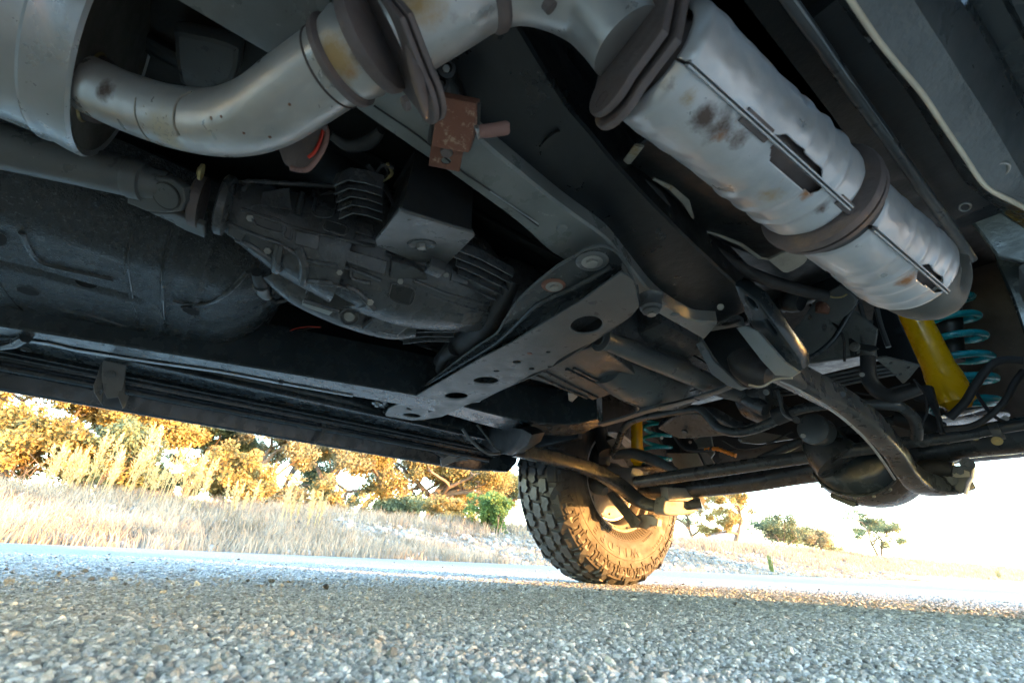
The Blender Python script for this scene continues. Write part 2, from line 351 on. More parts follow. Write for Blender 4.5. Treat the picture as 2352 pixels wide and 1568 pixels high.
# verge and the land beyond it
m = bpy.data.materials.new('stony verge'); t, b = nodes(m); N = t.nodes; L = t.links
tc = N.new('ShaderNodeTexCoord')
n1 = N.new('ShaderNodeTexNoise'); n1.inputs['Scale'].default_value = 1.1; n1.inputs['Detail'].default_value = 9; L.new(tc.outputs['Object'], n1.inputs['Vector'])
n2 = N.new('ShaderNodeTexNoise'); n2.inputs['Scale'].default_value = 9; n2.inputs['Detail'].default_value = 8; L.new(tc.outputs['Object'], n2.inputs['Vector'])
ad = N.new('ShaderNodeMath'); ad.operation = 'ADD'; L.new(n1.outputs['Fac'], ad.inputs[0]); L.new(n2.outputs['Fac'], ad.inputs[1])
cr = N.new('ShaderNodeValToRGB'); L.new(ad.outputs[0], cr.inputs[0]); ad.use_clamp = False
hf = N.new('ShaderNodeMath'); hf.operation = 'MULTIPLY'; hf.inputs[1].default_value = .5; L.new(ad.outputs[0], hf.inputs[0]); L.new(hf.outputs[0], cr.inputs[0])
cr.color_ramp.elements[0].position = .36; cr.color_ramp.elements[0].color = (.12, .095, .065, 1)
cr.color_ramp.elements[1].position = .60; cr.color_ramp.elements[1].color = (.21, .20, .185, 1)
e = cr.color_ramp.elements.new(.47); e.color = (.16, .135, .105, 1)
L.new(cr.outputs[0], b.inputs['Base Color']); b.inputs['Roughness'].default_value = .95
bp = N.new('ShaderNodeBump'); bp.inputs['Strength'].default_value = .8; bp.inputs['Distance'].default_value = .08; L.new(n2.outputs['Fac'], bp.inputs['Height']); L.new(bp.outputs[0], b.inputs['Normal'])
gx = [-900, -400, -150, -80, -50, -36, -28, -22, -19, -17, -15.5] + [-14.5 + .25 * i for i in range(28)] + [-7.5, -7.3, -7.15, -7.0]
gy = [-600, -300, -120, -60, -30, -18] + [-12 + .45 * i for i in range(105)] + [38, 42, 47, 53, 60, 70, 82, 96, 115, 150, 250, 500, 900]
tag(grid_sheet('verge_bank', gx, gy, bank_z, m), 'stony dry verge bank rising beyond the road', kind='structure')
gr = mat('right roadside soil', (.24, .2, .14), .95, bump=.5, bscale=4, cscale=.6)
tag(grid_sheet('roadside_ground', [6, 8, 20, 80, 900], [-600, -60, 0, 60, 900], lambda x, y: -.02, gr), 'dry ground on the near side of the road', kind='structure')
hm = mat('hazy hill', (.20, .15, .13), .95, bump=.3, bscale=.05, cscale=.02)
vs = []; fs = []; nh = 60
for i in range(nh):
    a = i / (nh - 1); yy = 330 + 620 * a; xx = -330 + 60 * math.sin(a * 4)
    hh = 2 + 38 * (math.exp(-((a - .30) / .16) ** 2) + .5 * math.exp(-((a - .62) / .2) ** 2)) + 3 * noise.noise(Vector((a * 9, 0, 0)))
    vs += [(xx + 90, yy - 60, 0), (xx, yy, hh), (xx - 150, yy + 90, 0)]
fs = [(i * 3 + j, (i + 1) * 3 + j, (i + 1) * 3 + j + 1, i * 3 + j + 1) for i in range(nh - 1) for j in range(2)]
tag(mesh('hill', vs, fs, hm), 'low hazy hill on the horizon', kind='structure')

# loose chippings of the road: real stones near the camera, instanced over a jittered grid
def stone_field(name, pts, scl, tilt, mt, label, variants=6, squash=.62, seed=0, subdiv=2, cr_=1.0):
    me = bpy.data.meshes.new(name); me.vertices.add(len(pts)); me.vertices.foreach_set('co', np.asarray(pts, np.float32).ravel())
    a = me.attributes.new('size', 'FLOAT', 'POINT'); a.data.foreach_set('value', np.asarray(scl, np.float32))
    a = me.attributes.new('turn', 'FLOAT_VECTOR', 'POINT'); a.data.foreach_set('vector', np.asarray(tilt, np.float32).ravel())
    o = bpy.data.objects.new(name, me); COL.objects.link(o); tag(o, label, kind='stuff')
    g = bpy.data.node_groups.new(name, 'GeometryNodeTree')
    g.interface.new_socket('Geometry', in_out='INPUT', socket_type='NodeSocketGeometry'); g.interface.new_socket('Geometry', in_out='OUTPUT', socket_type='NodeSocketGeometry')
    N, L = g.nodes, g.links; gi = N.new('NodeGroupInput'); go = N.new('NodeGroupOutput'); jn = N.new('GeometryNodeJoinGeometry')
    for i in range(variants):
        ic = N.new('GeometryNodeMeshIcoSphere'); ic.inputs['Subdivisions'].default_value = subdiv; ic.inputs['Radius'].default_value = 1
        sp = N.new('GeometryNodeSetPosition'); L.new(ic.outputs[0], sp.inputs['Geometry'])
        ns = N.new('ShaderNodeTexNoise'); ns.noise_dimensions = '4D'; ns.inputs['W'].default_value = i * 7.3 + seed; ns.inputs['Scale'].default_value = .75; ns.inputs['Detail'].default_value = 1.5
        vm = N.new('ShaderNodeVectorMath'); vm.operation = 'SUBTRACT'; vm.inputs[1].default_value = (.5, .5, .5); L.new(ns.outputs['Color'], vm.inputs[0])
        vs_ = N.new('ShaderNodeVectorMath'); vs_.operation = 'SCALE'; vs_.inputs['Scale'].default_value = 1.9; L.new(vm.outputs[0], vs_.inputs[0])
        L.new(vs_.outputs[0], sp.inputs['Offset'])
        tr = N.new('GeometryNodeTransform'); tr.inputs['Scale'].default_value = (1, .8 + .1 * (i % 3), squash); L.new(sp.outputs[0], tr.inputs[0])
        ss = N.new('GeometryNodeSetShadeSmooth'); ss.inputs['Shade Smooth'].default_value = False; L.new(tr.outputs[0], ss.inputs[0])
        sm = N.new('GeometryNodeSetMaterial'); sm.inputs['Material'].default_value = mt; L.new(ss.outputs[0], sm.inputs[0])
        gt = N.new('GeometryNodeGeometryToInstance'); L.new(sm.outputs[0], gt.inputs[0]); L.new(gt.outputs[0], jn.inputs[0])
    ip = N.new('GeometryNodeInstanceOnPoints'); ip.inputs['Pick Instance'].default_value = True
    L.new(gi.outputs[0], ip.inputs['Points']); L.new(jn.outputs[0], ip.inputs['Instance'])
    at = N.new('GeometryNodeInputNamedAttribute'); at.data_type = 'FLOAT_VECTOR'; at.inputs['Name'].default_value = 'turn'
    L.new(at.outputs['Attribute'], ip.inputs['Rotation'])
    a2 = N.new('GeometryNodeInputNamedAttribute'); a2.data_type = 'FLOAT'; a2.inputs['Name'].default_value = 'size'; L.new(a2.outputs['Attribute'], ip.inputs['Scale'])
    L.new(ip.outputs[0], go.inputs[0]); o.modifiers.new('stones', 'NODES').node_group = g
    return o
def stone_mat(name, ramp_, rough=.7):
    m = bpy.data.materials.new(name); t, b = nodes(m); N = t.nodes; L = t.links
    oi = N.new('ShaderNodeObjectInfo'); cr = N.new('ShaderNodeValToRGB'); cr.color_ramp.interpolation = 'LINEAR'
    els = cr.color_ramp.elements; els[0].position = ramp_[0][0]; els[0].color = (*ramp_[0][1], 1); els[1].position = ramp_[-1][0]; els[1].color = (*ramp_[-1][1], 1)
    for p_, c_ in ramp_[1:-1]: e = els.new(p_); e.color = (*c_, 1)
    L.new(oi.outputs['Random'], cr.inputs[0])
    tc = N.new('ShaderNodeTexCoord'); ns = N.new('ShaderNodeTexNoise'); ns.inputs['Scale'].default_value = 3; ns.inputs['Detail'].default_value = 5; L.new(tc.outputs['Object'], ns.inputs['Vector'])
    mr = N.new('ShaderNodeMapRange'); mr.inputs[1].default_value = .3; mr.inputs[2].default_value = .7; mr.inputs[3].default_value = .62; mr.inputs[4].default_value = 1.2; L.new(ns.outputs['Fac'], mr.inputs[0])
    mm = N.new('ShaderNodeVectorMath'); mm.operation = 'SCALE'; L.new(cr.outputs[0], mm.inputs[0]); L.new(mr.outputs[0], mm.inputs['Scale'])
    L.new(mm.outputs[0], b.inputs['Base Color']); b.inputs['Roughness'].default_value = rough
    return m
chip = stone_mat('road chippings', [(0, (.10, .103, .10)), (.15, (.20, .206, .195)), (.45, (.285, .292, .275)), (.62, (.32, .318, .295)), (.78, (.36, .375, .372)), (.93, (.46, .47, .455)), (1, (.62, .61, .58))], .55)
def wedge(r0, r1, pitch, jit=.45):
    x = np.arange(-r1 - .2, r1 + .2, pitch); X, Y = np.meshgrid(x, x); X = X.ravel(); Y = Y.ravel()
    X = X + rng.uniform(-jit, jit, X.size) * pitch; Y = Y + rng.uniform(-jit, jit, Y.size) * pitch
    d = np.hypot(X, Y); az = np.degrees(np.arctan2(X, Y)); va = math.degrees(math.atan2(FWD.x, FWD.y))
    k = (d > r0) & (d < r1) & (np.abs((az - va + 180) % 360 - 180) < 57)
    return X[k] + CAM.x, Y[k] + CAM.y
x1, y1 = wedge(.10, 1.3, .0058); x2, y2 = wedge(1.3, 3.6, .0105)
X_ = np.concatenate([x1, x2]); Y_ = np.concatenate([y1, y2]); n_ = len(X_)
big = np.concatenate([np.ones(len(x1)), np.full(len(x2), 1.65)])
sz = (.0031 + .0019 * rng.random(n_) ** 2 + (rng.random(n_) < .012) * .0026) * big
Z_ = np.maximum(0, -1.5 - X_) * .004 + sz * .10 + rng.normal(0, .0004, n_)
tilt = np.stack([rng.normal(0, .45, n_), rng.normal(0, .45, n_), rng.random(n_) * 6.28], 1)
stone_field('road_chippings', np.stack([X_, Y_, Z_], 1), sz, tilt, chip, 'grey and buff stone chippings of the road surface')
# a few loose dark lumps on the road
lm = stone_mat('loose stones', [(0, (.03, .03, .03)), (.6, (.12, .12, .11)), (1, (.3, .29, .26))])
k = 60; px_ = rng.uniform(-3.8, -.3, k); py_ = rng.uniform(-.6, 4, k); s_ = rng.uniform(.004, .008, k)
stone_field('loose_pebbles', np.stack([px_, py_, np.maximum(0, -1.5 - px_) * .004 + s_ * .7 + .004], 1), s_, np.stack([rng.normal(0, .4, k), rng.normal(0, .4, k), rng.random(k) * 6], 1), lm, 'loose dark pebbles lying on the road')
# pale limestone rubble on the verge
lime = stone_mat('limestone rubble', [(0, (.12, .117, .11)), (.5, (.22, .216, .205)), (1, (.38, .37, .35))], .9)
k = 9000; px_ = rng.uniform(-13, -7.4, k); py_ = rng.uniform(-5, 34, k) ; s_ = .02 + .085 * rng.random(k) ** 3
pz_ = np.array([bank_z(a, b_) for a, b_ in zip(px_, py_)])
stone_field('verge_rubble', np.stack([px_, py_, pz_ + s_ * .25], 1), s_, np.stack([rng.normal(0, .4, k), rng.normal(0, .4, k), rng.random(k) * 6], 1), lime, 'pale limestone rubble scattered over the verge')

# ------------------------------------------------------------------ dry grass
def leafmat(name, cols, trans=.35, scale=1.2, rough=.7):
    m = bpy.data.materials.new(name); t, b = nodes(m); N = t.nodes; L = t.links
    tc = N.new('ShaderNodeTexCoord'); ns = N.new('ShaderNodeTexNoise'); ns.inputs['Scale'].default_value = scale; ns.inputs['Detail'].default_value = 6; ns.inputs['Roughness'].default_value = .75; L.new(tc.outputs['Object'], ns.inputs['Vector'])
    cr = N.new('ShaderNodeValToRGB'); L.new(ns.outputs['Fac'], cr.inputs[0]); els = cr.color_ramp.elements
    els[0].position = .36; els[0].color = (*cols[0], 1); els[1].position = .64; els[1].color = (*cols[-1], 1)
    for i, c_ in enumerate(cols[1:-1]): e = els.new(.36 + .28 * (i + 1) / (len(cols) - 1)); e.color = (*c_, 1)
    L.new(cr.outputs[0], b.inputs['Base Color']); b.inputs['Roughness'].default_value = rough
    tr = N.new('ShaderNodeBsdfTranslucent'); L.new(cr.outputs[0], tr.inputs[0]); mx = N.new('ShaderNodeMixShader'); mx.inputs[0].default_value = trans
    L.new(b.outputs[0], mx.inputs[1]); L.new(tr.outputs[0], mx.inputs[2]); L.new(mx.outputs[0], N['Material Output'].inputs[0])
    return m
M['grass'] = leafmat('dry grass', [(.18, .15, .11), (.29, .24, .18), (.40, .34, .26)], .3, 1.0)
M['weed'] = leafmat('dry seed heads', [(.46, .35, .17), (.60, .48, .26)], .3, 6)
M['leaf_gold'] = leafmat('golden oak leaves', [(.09, .09, .04), (.30, .23, .08), (.48, .36, .15)], .35, .9)
M['leaf_tan'] = leafmat('tan oak leaves', [(.10, .12, .08), (.30, .26, .15), (.48, .40, .24)], .35, .8)
M['leaf_olive'] = leafmat('olive oak leaves', [(.06, .085, .06), (.12, .16, .09), (.30, .29, .13)], .3, .8)
M['leaf_green'] = leafmat('green juniper leaves', [(.06, .12, .03), (.11, .19, .05), (.20, .26, .07)], .3, 2)
M['bark'] = mat('oak bark', (.17, .12, .085), .9, bump=1, bscale=9, cscale=5)
def blades(name, X, Y, H, Wd, lean, mt, label, zf):
    n = len(X); Z = np.array([zf(a, b_) for a, b_ in zip(X, Y)]); a = rng.random(n) * 6.28
    lx = lean * H * rng.normal(0, 1, n); ly = lean * H * rng.normal(0, 1, n)
    B = np.stack([X, Y, Z - .02], 1); S_ = np.stack([np.cos(a), np.sin(a), 0 * a], 1) * Wd[:, None]
    mid = B + np.stack([lx * .35, ly * .35, H * .6], 1); tip = B + np.stack([lx, ly, H], 1)
    V = np.stack([B - S_, B + S_, mid + S_ * .7, mid - S_ * .7, tip], 1).reshape(-1, 3); i = np.arange(n) * 5
    F = np.concatenate([np.stack([i, i + 1, i + 2], 1), np.stack([i, i + 2, i + 3], 1), np.stack([i + 3, i + 2, i + 4], 1)])
    return tag(npmesh(name, V, F, mt), label, kind='stuff')
def clumped(n, xr, yr, frac=.6, r=.12, k=700):
    X = rng.uniform(*xr, n); Y = rng.uniform(*yr, n); cx = rng.uniform(*xr, k); cy = rng.uniform(*yr, k)
    c = rng.integers(0, k, n); q = rng.random(n) < frac
    X = np.where(q, cx[c] + rng.normal(0, r, n), X); Y = np.where(q, cy[c] + rng.normal(0, r, n), Y)
    X = np.clip(X, xr[0], xr[1]); return X, Y
# crest and tall grass
X1, Y1 = clumped(30000, (-15.5, -11.3), (-5, 45), .6, .2, 900)
X2, Y2 = clumped(34000, (-12.5, -7.1), (-4, 34), .9, .09, 1600)
X3, Y3 = clumped(9000, (-9.6, -7.1), (-4, 6), .5, .1, 300)
X4, Y4 = clumped(18000, (-14.5, -9), (25, 110), .6, .35, 900)
X5, Y5 = clumped(9000, (-13.5, -8), (-4, 3.5), .5, .1, 300)
X = np.concatenate([X1, X2, X3, X4, X5]); Y = np.concatenate([Y1, Y2, Y3, Y4, Y5])
H = np.concatenate([rng.uniform(.12, .40, len(X1)), rng.uniform(.04, .17, len(X2)), rng.uniform(.10, .30, len(X3)), rng.uniform(.12, .4, len(X4)), rng.uniform(.12, .38, len(X5))])
Wd = np.where(Y > 20, .016, .0065) * (1 + rng.random(len(X)))
blades('dry_grass', X, Y, H, Wd, .33, M['grass'], 'pale dry grass covering the verge', bank_z)

# ------------------------------------------------------------------ trees
def leaf_cloud(centres, radii, n, size, seed):
    g = np.random.default_rng(seed); c = g.choice(len(centres), n, p=radii ** 2.2 / (radii ** 2.2).sum())
    d = g.normal(0, 1, (n, 3)); d /= np.linalg.norm(d, axis=1)[:, None]; rr = radii[c] * g.random(n) ** .55
    Pn = centres[c] + d * rr[:, None] * np.array([1, 1, .75])
    a = g.normal(0, 1, (n, 3)); a /= np.linalg.norm(a, axis=1)[:, None]; b_ = np.cross(a, g.normal(0, 1, (n, 3))); b_ /= np.linalg.norm(b_, axis=1)[:, None]
    s = size * (.6 + .8 * g.random(n))[:, None]
    V = np.stack([Pn - a * s, Pn + b_ * s * .5, Pn + a * s, Pn - b_ * s * .5], 1).reshape(-1, 3); i = np.arange(n) * 4
    return V, np.stack([i, i + 1, i + 2, i + 3], 1)
def make_tree(name, base, height, spread, mt, label, seed, leaves=9000, size=.058, group=None, trunk_r=.16, lean=0, cat='tree', clear=.28, trunks=1, droop=.75, dens=1.0, fill=.5, low=.16):
    g = random.Random(seed); root = empty(name, base); tag(root, label, cat, group); segs = []; tips = []
    def grow(p, d, r, ln, lev):
        n = 5; pts = [p.copy()]; q = p.copy()
        for i in range(n):
            d = (d + Vector((g.gauss(0, .22), g.gauss(0, .22), g.gauss(.02, .12)))).normalized(); q = q + d * ln / n; pts.append(q.copy())
        segs.append((pts, r, r * .55))
        if lev >= 3: tips.append((q, .46 * spread * (.5 + .5 * g.random()))); tips.append((pts[3], .40 * spread * (.5 + .5 * g.random()))); return
        for j in range(g.choice((2, 3, 3)) if lev else g.choice((3, 4))):
            a = g.random() * 6.28; h = Vector((math.cos(a), math.sin(a), g.uniform(.0, droop)))
            k = pts[-1] if j < 2 else pts[g.choice((3, 4))]
            grow(k, (d * .35 + h).normalized(), r * .6, ln * g.uniform(.62, .85), lev + 1)
    for tnk in range(trunks):
        a0 = g.random() * 6.28; d0 = Vector((math.cos(a0) * (.35 if trunks > 1 else .12) + lean, math.sin(a0) * (.35 if trunks > 1 else .12), 1)).normalized()
        grow(Vector((g.gauss(0, .12) * (trunks > 1), g.gauss(0, .12) * (trunks > 1), -.15)), d0, trunk_r, height * clear, 0)
    # fit the skeleton to the wanted height and width
    zmax = max(t_[0].z for t_ in tips); xm = sorted(math.hypot(t_[0].x, t_[0].y) for t_ in tips)[int(len(tips) * .85)]
    rad = .2 * spread; kz = (height - rad * .7) / zmax; kx = (spread - rad * .5) / xm
    def fit(v): return Vector((v.x * kx, v.y * kx, v.z * kz))
    vs = []; fs = []
    for pts, r0, r1 in segs:
        pts = [fit(q) for q in pts]; fr = frames(pts); b0 = len(vs)
        for i, (q, (s, u, t_)) in enumerate(zip(pts, fr)):
            r = r0 + (r1 - r0) * i / (len(pts) - 1)
            for a in range(6): vs.append(q + s * (math.cos(a * 1.0472) * r) + u * (math.sin(a * 1.0472) * r))
        fs += [(b0 + i * 6 + j, b0 + i * 6 + (j + 1) % 6, b0 + (i + 1) * 6 + (j + 1) % 6, b0 + (i + 1) * 6 + j) for i in range(len(pts) - 1) for j in range(6)]
    mesh('trunk', vs, fs, M['bark'], root, recalc=False)
    C = np.array([tuple(fit(t_[0])) for t_ in tips]); rd = np.array([t_[1] for t_ in tips]) * .62
    gg = np.random.default_rng(seed + 500); nf = int(fill * 26)
    if nf:
        u_ = gg.normal(0, 1, (nf, 3)); u_ /= np.linalg.norm(u_, axis=1)[:, None]; u_ *= (gg.random(nf) ** .4)[:, None]
        zc = height * (.5 + low / 2); E_ = np.stack([u_[:, 0] * spread * .95, u_[:, 1] * spread * .95, zc + u_[:, 2] * height * (.46 - low / 2)], 1)
        C = np.vstack([C, E_]); rd = np.concatenate([rd, spread * gg.uniform(.10, .22, nf)])
    k = max(1, int(len(C) * dens)); idx = np.random.default_rng(seed).permutation(len(C))[:k]
    V, F = leaf_cloud(C[idx], rd[idx], leaves, size, seed); npmesh('crown', V, F, mt, root)
    return root
def at(px, X, dz=0):
    """base of something standing at distance X (metres left of the truck) in direction px"""
    y0 = 1232 + .047 * px; p = P(px, y0 - 1, X=X); return (X, p.y, bank_z(X, p.y) + dz)
oaks = 'oaks standing beyond the verge'
TREES = [
 ('oak_tree', -60, -17.5, 4.9, 2.6, 'leaf_gold', 'dense orange oak cut by the left edge of the view', 11, 11000, {}),
 ('oak_tree', 110, -18, 4.7, 2.1, 'leaf_gold', 'golden oak under the left end of the sill, tall seed heads before it', 12, 15000, {}),
 ('oak_tree', 262, -22, 2.7, 1.5, 'leaf_olive', 'dark low oak seen through the gap left of the grey green oak', 13, 8000, {}),
 ('oak_tree', 392, -20.5, 3.8, 1.7, 'leaf_olive', 'grey green oak between the seed heads and the golden row', 14, 12000, {}),
 ('oak_tree', 500, -19, 4.9, 2.4, 'leaf_tan', 'broad tan oak crown spreading over a yellow bush', 15, 14000, {}),
 ('oak_tree', 610, -23, 5.6, 2.6, 'leaf_olive', 'green topped oak rising behind the broad tan crown', 16, 11000, {}),
 ('oak_tree', 690, -19.5, 5.2, 2.6, 'leaf_tan', 'pale tan oak with open bare branches against the sky', 17, 9000, dict(dens=.7)),
 ('oak_tree', 800, -20, 5.4, 2.6, 'leaf_gold', 'orange oak in the middle of the row with forked limbs', 18, 10000, dict(dens=.75)),
 ('oak_tree', 905, -21, 5.0, 2.6, 'leaf_tan', 'leaning tan oak with sky gaps left of the twisted oak', 19, 9000, dict(dens=.7, lean=.3)),
 ('oak_tree', 1010, -20, 4.6, 2.9, 'leaf_gold', 'twisted oak with thick sunlit trunk left of the green bush', 20, 14000, dict(trunk_r=.24, trunks=2)),
 ('oak_tree', 1120, -24, 4.6, 2.2, 'leaf_olive', 'olive oak behind the green bush beside the tyre', 21, 9000, {}),
 ('oak_tree', 1690, -16, 4.2, 1.9, 'leaf_gold', 'small yellow oak alone on the skyline under the axle', 23, 8500, dict(dens=.9, clear=.3, fill=1.1, low=.25)),
 ('oak_tree', 1600, -18, 3.6, 1.8, 'leaf_tan', 'thin twiggy tree just right of the tyre', 24, 1800, dict(dens=.6)),
 ('shrub', 1800, -15.5, 2.5, 1.9, 'leaf_olive', 'dark rounded shrub left in the skyline thicket', 25, 5000, dict(trunk_r=.06, clear=.12, trunks=3)),
 ('shrub', 1850, -15.5, 2.4, 1.9, 'leaf_tan', 'tan leaved shrub in the middle of the skyline thicket', 26, 4500, dict(trunk_r=.06, clear=.12, trunks=3)),
 ('shrub', 1915, -15.5, 1.9, 1.8, 'leaf_olive', 'low thin shrub at the right end of the skyline thicket', 27, 3000, dict(trunk_r=.05, clear=.12, trunks=3)),
 ('juniper_tree', 2030, -15, 4.6, 2.1, 'leaf_olive', 'lone two lobed tree on the bare skyline at right', 31, 6500, dict(trunk_r=.12, clear=.3, trunks=2, dens=.8, fill=.9)),
 ('juniper_bush', 1108, -12.4, 1.25, .88, 'leaf_green', 'bright green rounded juniper bush left of the tyre', 29, 9000, dict(size=.04, trunk_r=.03, clear=.1, trunks=4, droop=1.2, fill=1.8, low=.05)),
 ('shrub', 540, -15.5, 1.3, .9, 'leaf_gold', 'yellow bush at the foot of the broad tan oak', 30, 5000, dict(size=.05, trunk_r=.03, clear=.12, trunks=3)),
 ('shrub', 185, -15.5, 2.1, 1.1, 'leaf_olive', 'dark shrub between two clumps of tall seed heads', 33, 4000, dict(size=.05, trunk_r=.03, clear=.12, trunks=3)),
 ('shrub', 760, -15.5, 1.2, 1.0, 'leaf_gold', 'low yellow bush below the orange oak', 34, 3500, dict(size=.05, trunk_r=.03, clear=.12, trunks=3)),
 ('shrub', 1045, -15.2, 1.2, 1.0, 'leaf_gold', 'low golden bush between the twisted oak and the green bush', 35, 3500, dict(size=.05, trunk_r=.03, clear=.12, trunks=3)),

 ('shrub', 40, -16.5, 2.0, 1.5, 'leaf_gold', 'orange bush at the far left under the golden oak', 36, 4500, dict(size=.06, trunk_r=.03, clear=.12, trunks=3)),
 ('shrub', 300, -17.5, 1.7, 1.2, 'leaf_olive', 'dark green bush behind the thin pair of seed spikes', 37, 4500, dict(size=.06, trunk_r=.03, clear=.12, trunks=3)),
 ('shrub', 440, -16.5, 2.0, 1.3, 'leaf_gold', 'yellow bush right of the upright seed spikes', 38, 4500, dict(size=.06, trunk_r=.03, clear=.12, trunks=3)),
 ('shrub', 640, -18.5, 1.6, 1.5, 'leaf_tan', 'tan bush under the pale oak with bare branches', 39, 3500, dict(size=.06, trunk_r=.03, clear=.12, trunks=3)),
 ('shrub', 850, -19.5, 1.8, 1.6, 'leaf_gold', 'golden thicket under the leaning tan oak', 40, 3500, dict(size=.06, trunk_r=.03, clear=.12, trunks=3)),
 ('shrub', 930, -17.5, 1.3, 1.3, 'leaf_olive', 'low olive bush just left of the twisted oak trunk', 41, 3000, dict(size=.06, trunk_r=.03, clear=.12, trunks=3)),
 ('oak_tree', 740, -25, 5.4, 2.8, 'leaf_olive', 'shaded green oak set back behind the orange oak', 42, 8000, {}),
 ('oak_tree', 1080, -26, 5.6, 2.8, 'leaf_tan', 'tan oak set back right of the twisted oak', 44, 7000, {}),
]
for nm, px, X, h, sp, lm_, lab, sd_, nl, kw in TREES:
    h *= .93 if nm == 'oak_tree' and px < 1300 else 1; nl = int(nl * (2.4 if nm == 'oak_tree' and px < 1300 else 2.3)); sp = sp * (1.05 if nm == 'oak_tree' and px < 1300 else 1.0)
    if nm == 'oak_tree' and px < 1300: kw = dict(dict(clear=.2), **kw)
    make_tree(nm, at(px, X), h, sp, M[lm_], lab, sd_, nl, group=oaks if nm == 'oak_tree' else ('shrubs on the verge' if nm == 'shrub' else None), cat='bush' if nm in ('shrub', 'juniper_bush') else 'tree', **kw)
# unseen trees and bushes added on the near roadside to shade road and verge
near = 'unseen bushes added along the near roadside for shade'
for i, (x_, y_, h_, s_, sd_) in enumerate([(8.5, 5.4, 2.2, 1.3, 61), (8.8, 3.6, 2.4, 1.6, 62), (8.6, 1.4, 2.3, 1.6, 63), (8.9, -.8, 2.3, 1.6, 64), (8.5, -3.2, 2.5, 1.7, 65)]):
    make_tree('shrub', (x_, y_, -.05), h_, s_, M['leaf_olive'], 'unseen olive bush added to shade the near road, %s of the row' % (['the one farthest ahead', 'next behind the foremost', 'the middle one', 'last but one', 'the rearmost'][i]), sd_, 5000, size=.11, group=near, cat='bush', trunk_r=.05, clear=.12, trunks=3)
for i, (x_, y_, h_, s_, sd_) in enumerate([(10, 14.5, 4.2, 2.6, 71), (10.5, 19, 4.4, 2.8, 72), (10, 24, 4.2, 2.8, 73), (10.5, 29, 4.0, 2.6, 74)]):
    make_tree('oak_tree', (x_, y_, -.05), h_, s_, M['leaf_olive'], 'unseen oak added ahead of the truck to shade the verge, %s of four' % ('first second third fourth'.split()[i]), sd_, 5000, size=.14, group='unseen oaks added along the near roadside for shade', cat='tree', clear=.16, droop=.9)
# small green weeds by the road edge
def weed_tuft(base, h, n, seed, mt, label, spread=.12, group=None, name='weed_plant', head=False):
    g = random.Random(seed); root = empty(name, base); tag(root, label, 'plant', group); vs = []; fs = []; hv = []; hf_ = []
    for i in range(n):
        a = g.random() * 6.28; r = g.random() * spread; hh = h * g.uniform(.6, 1); ln = g.uniform(-.12, .12); lt = g.uniform(-.12, .12)
        p0 = Vector((math.cos(a) * r, math.sin(a) * r, 0)); b0 = len(vs)
        for k in range(6):
            t_ = k / 5; q = p0 + Vector((ln * hh * t_ * t_, lt * hh * t_ * t_, hh * t_)); wd = .012 * (1 - .6 * t_)
            for c in range(3): vs.append(q + Vector((math.cos(c * 2.09) * wd, math.sin(c * 2.09) * wd, 0)))
        fs += [(b0 + k * 3 + j, b0 + k * 3 + (j + 1) % 3, b0 + (k + 1) * 3 + (j + 1) % 3, b0 + (k + 1) * 3 + j) for k in range(5) for j in range(3)]
        if head:
            for _ in range(110):
                t_ = .35 + .65 * g.random() ** .8; q = p0 + Vector((ln * hh * t_ * t_, lt * hh * t_ * t_, hh * t_)); wd = .06 * hh * min(1, (1.04 - t_) * 3) * min(1, (t_ - .28) * 4)
                d = Vector((g.gauss(0, .5) * wd, g.gauss(0, .5) * wd, 0)); q = q + d; L_ = .055; b1 = len(hv); u_ = Vector((d.x * .8, d.y * .8, L_)); s_ = Vector((g.gauss(0, 1), g.gauss(0, 1), 0)).normalized() * .012
                hv += [q - s_, q + s_, q + u_]; hf_.append((b1, b1 + 1, b1 + 2))
    mesh('stem', vs, fs, mt, root, recalc=False)
    if head: mesh('seed_head', hv, hf_, mt, root, recalc=False, smooth=False)['kind'] = 'stuff'
    return root
tall = 'tall dry seed head weeds on the verge crest'
for i, (px, X, h, n, lab) in enumerate([
    (48, -12.8, 1.2, 6, 'leftmost clump of tall pale seed heads on the verge'), (100, -12.6, 1.35, 8, 'broad clump of tall seed heads below the golden oak'),
    (140, -12.9, 1.55, 5, 'tallest leaning seed heads just right of the broad clump'), (215, -12.3, 1.2, 6, 'seed heads in front of the dark shrub'),
    (255, -12.5, 1.95, 6, 'single tall spire of seed heads against the white sky'), (292, -12.2, 1.15, 3, 'thin pair of seed spikes left of the widest group'),
    (345, -12.3, 1.45, 6, 'left part of the upright group of spikes by the grey green oak'), (385, -12.4, 1.35, 6, 'right part of the upright group of spikes by the grey green oak'),
    (418, -12.2, 1.25, 5, 'short seed spikes right of the upright group'), (520, -11.5, .9, 6, 'low thin seed stalks below the tan oak'),
    (650, -10.2, .95, 6, 'wispy stalks on the stony slope below the pale tan oak'), (700, -9.8, .85, 5, 'wispy stalks nearest the road left of the tyre')]):
    b0 = at(px, X); weed_tuft(b0, h, n, 50 + i, M['weed'], lab, .26, tall, 'seed_head_weed', True)
M['greenweed'] = leafmat('green weed', [(.10, .16, .03), (.18, .22, .05)], .3, 9)
b0 = at(1773, -8.2); weed_tuft(b0, .62, 26, 90, M['greenweed'], 'small green weed at the road edge below the skyline thicket', .1, name='green_weed')
b0 = at(2300, -9.5); weed_tuft(b0, .9, 26, 91, M['greenweed'], 'green weed at the road edge near the right side of the view', .25, name='green_weed')

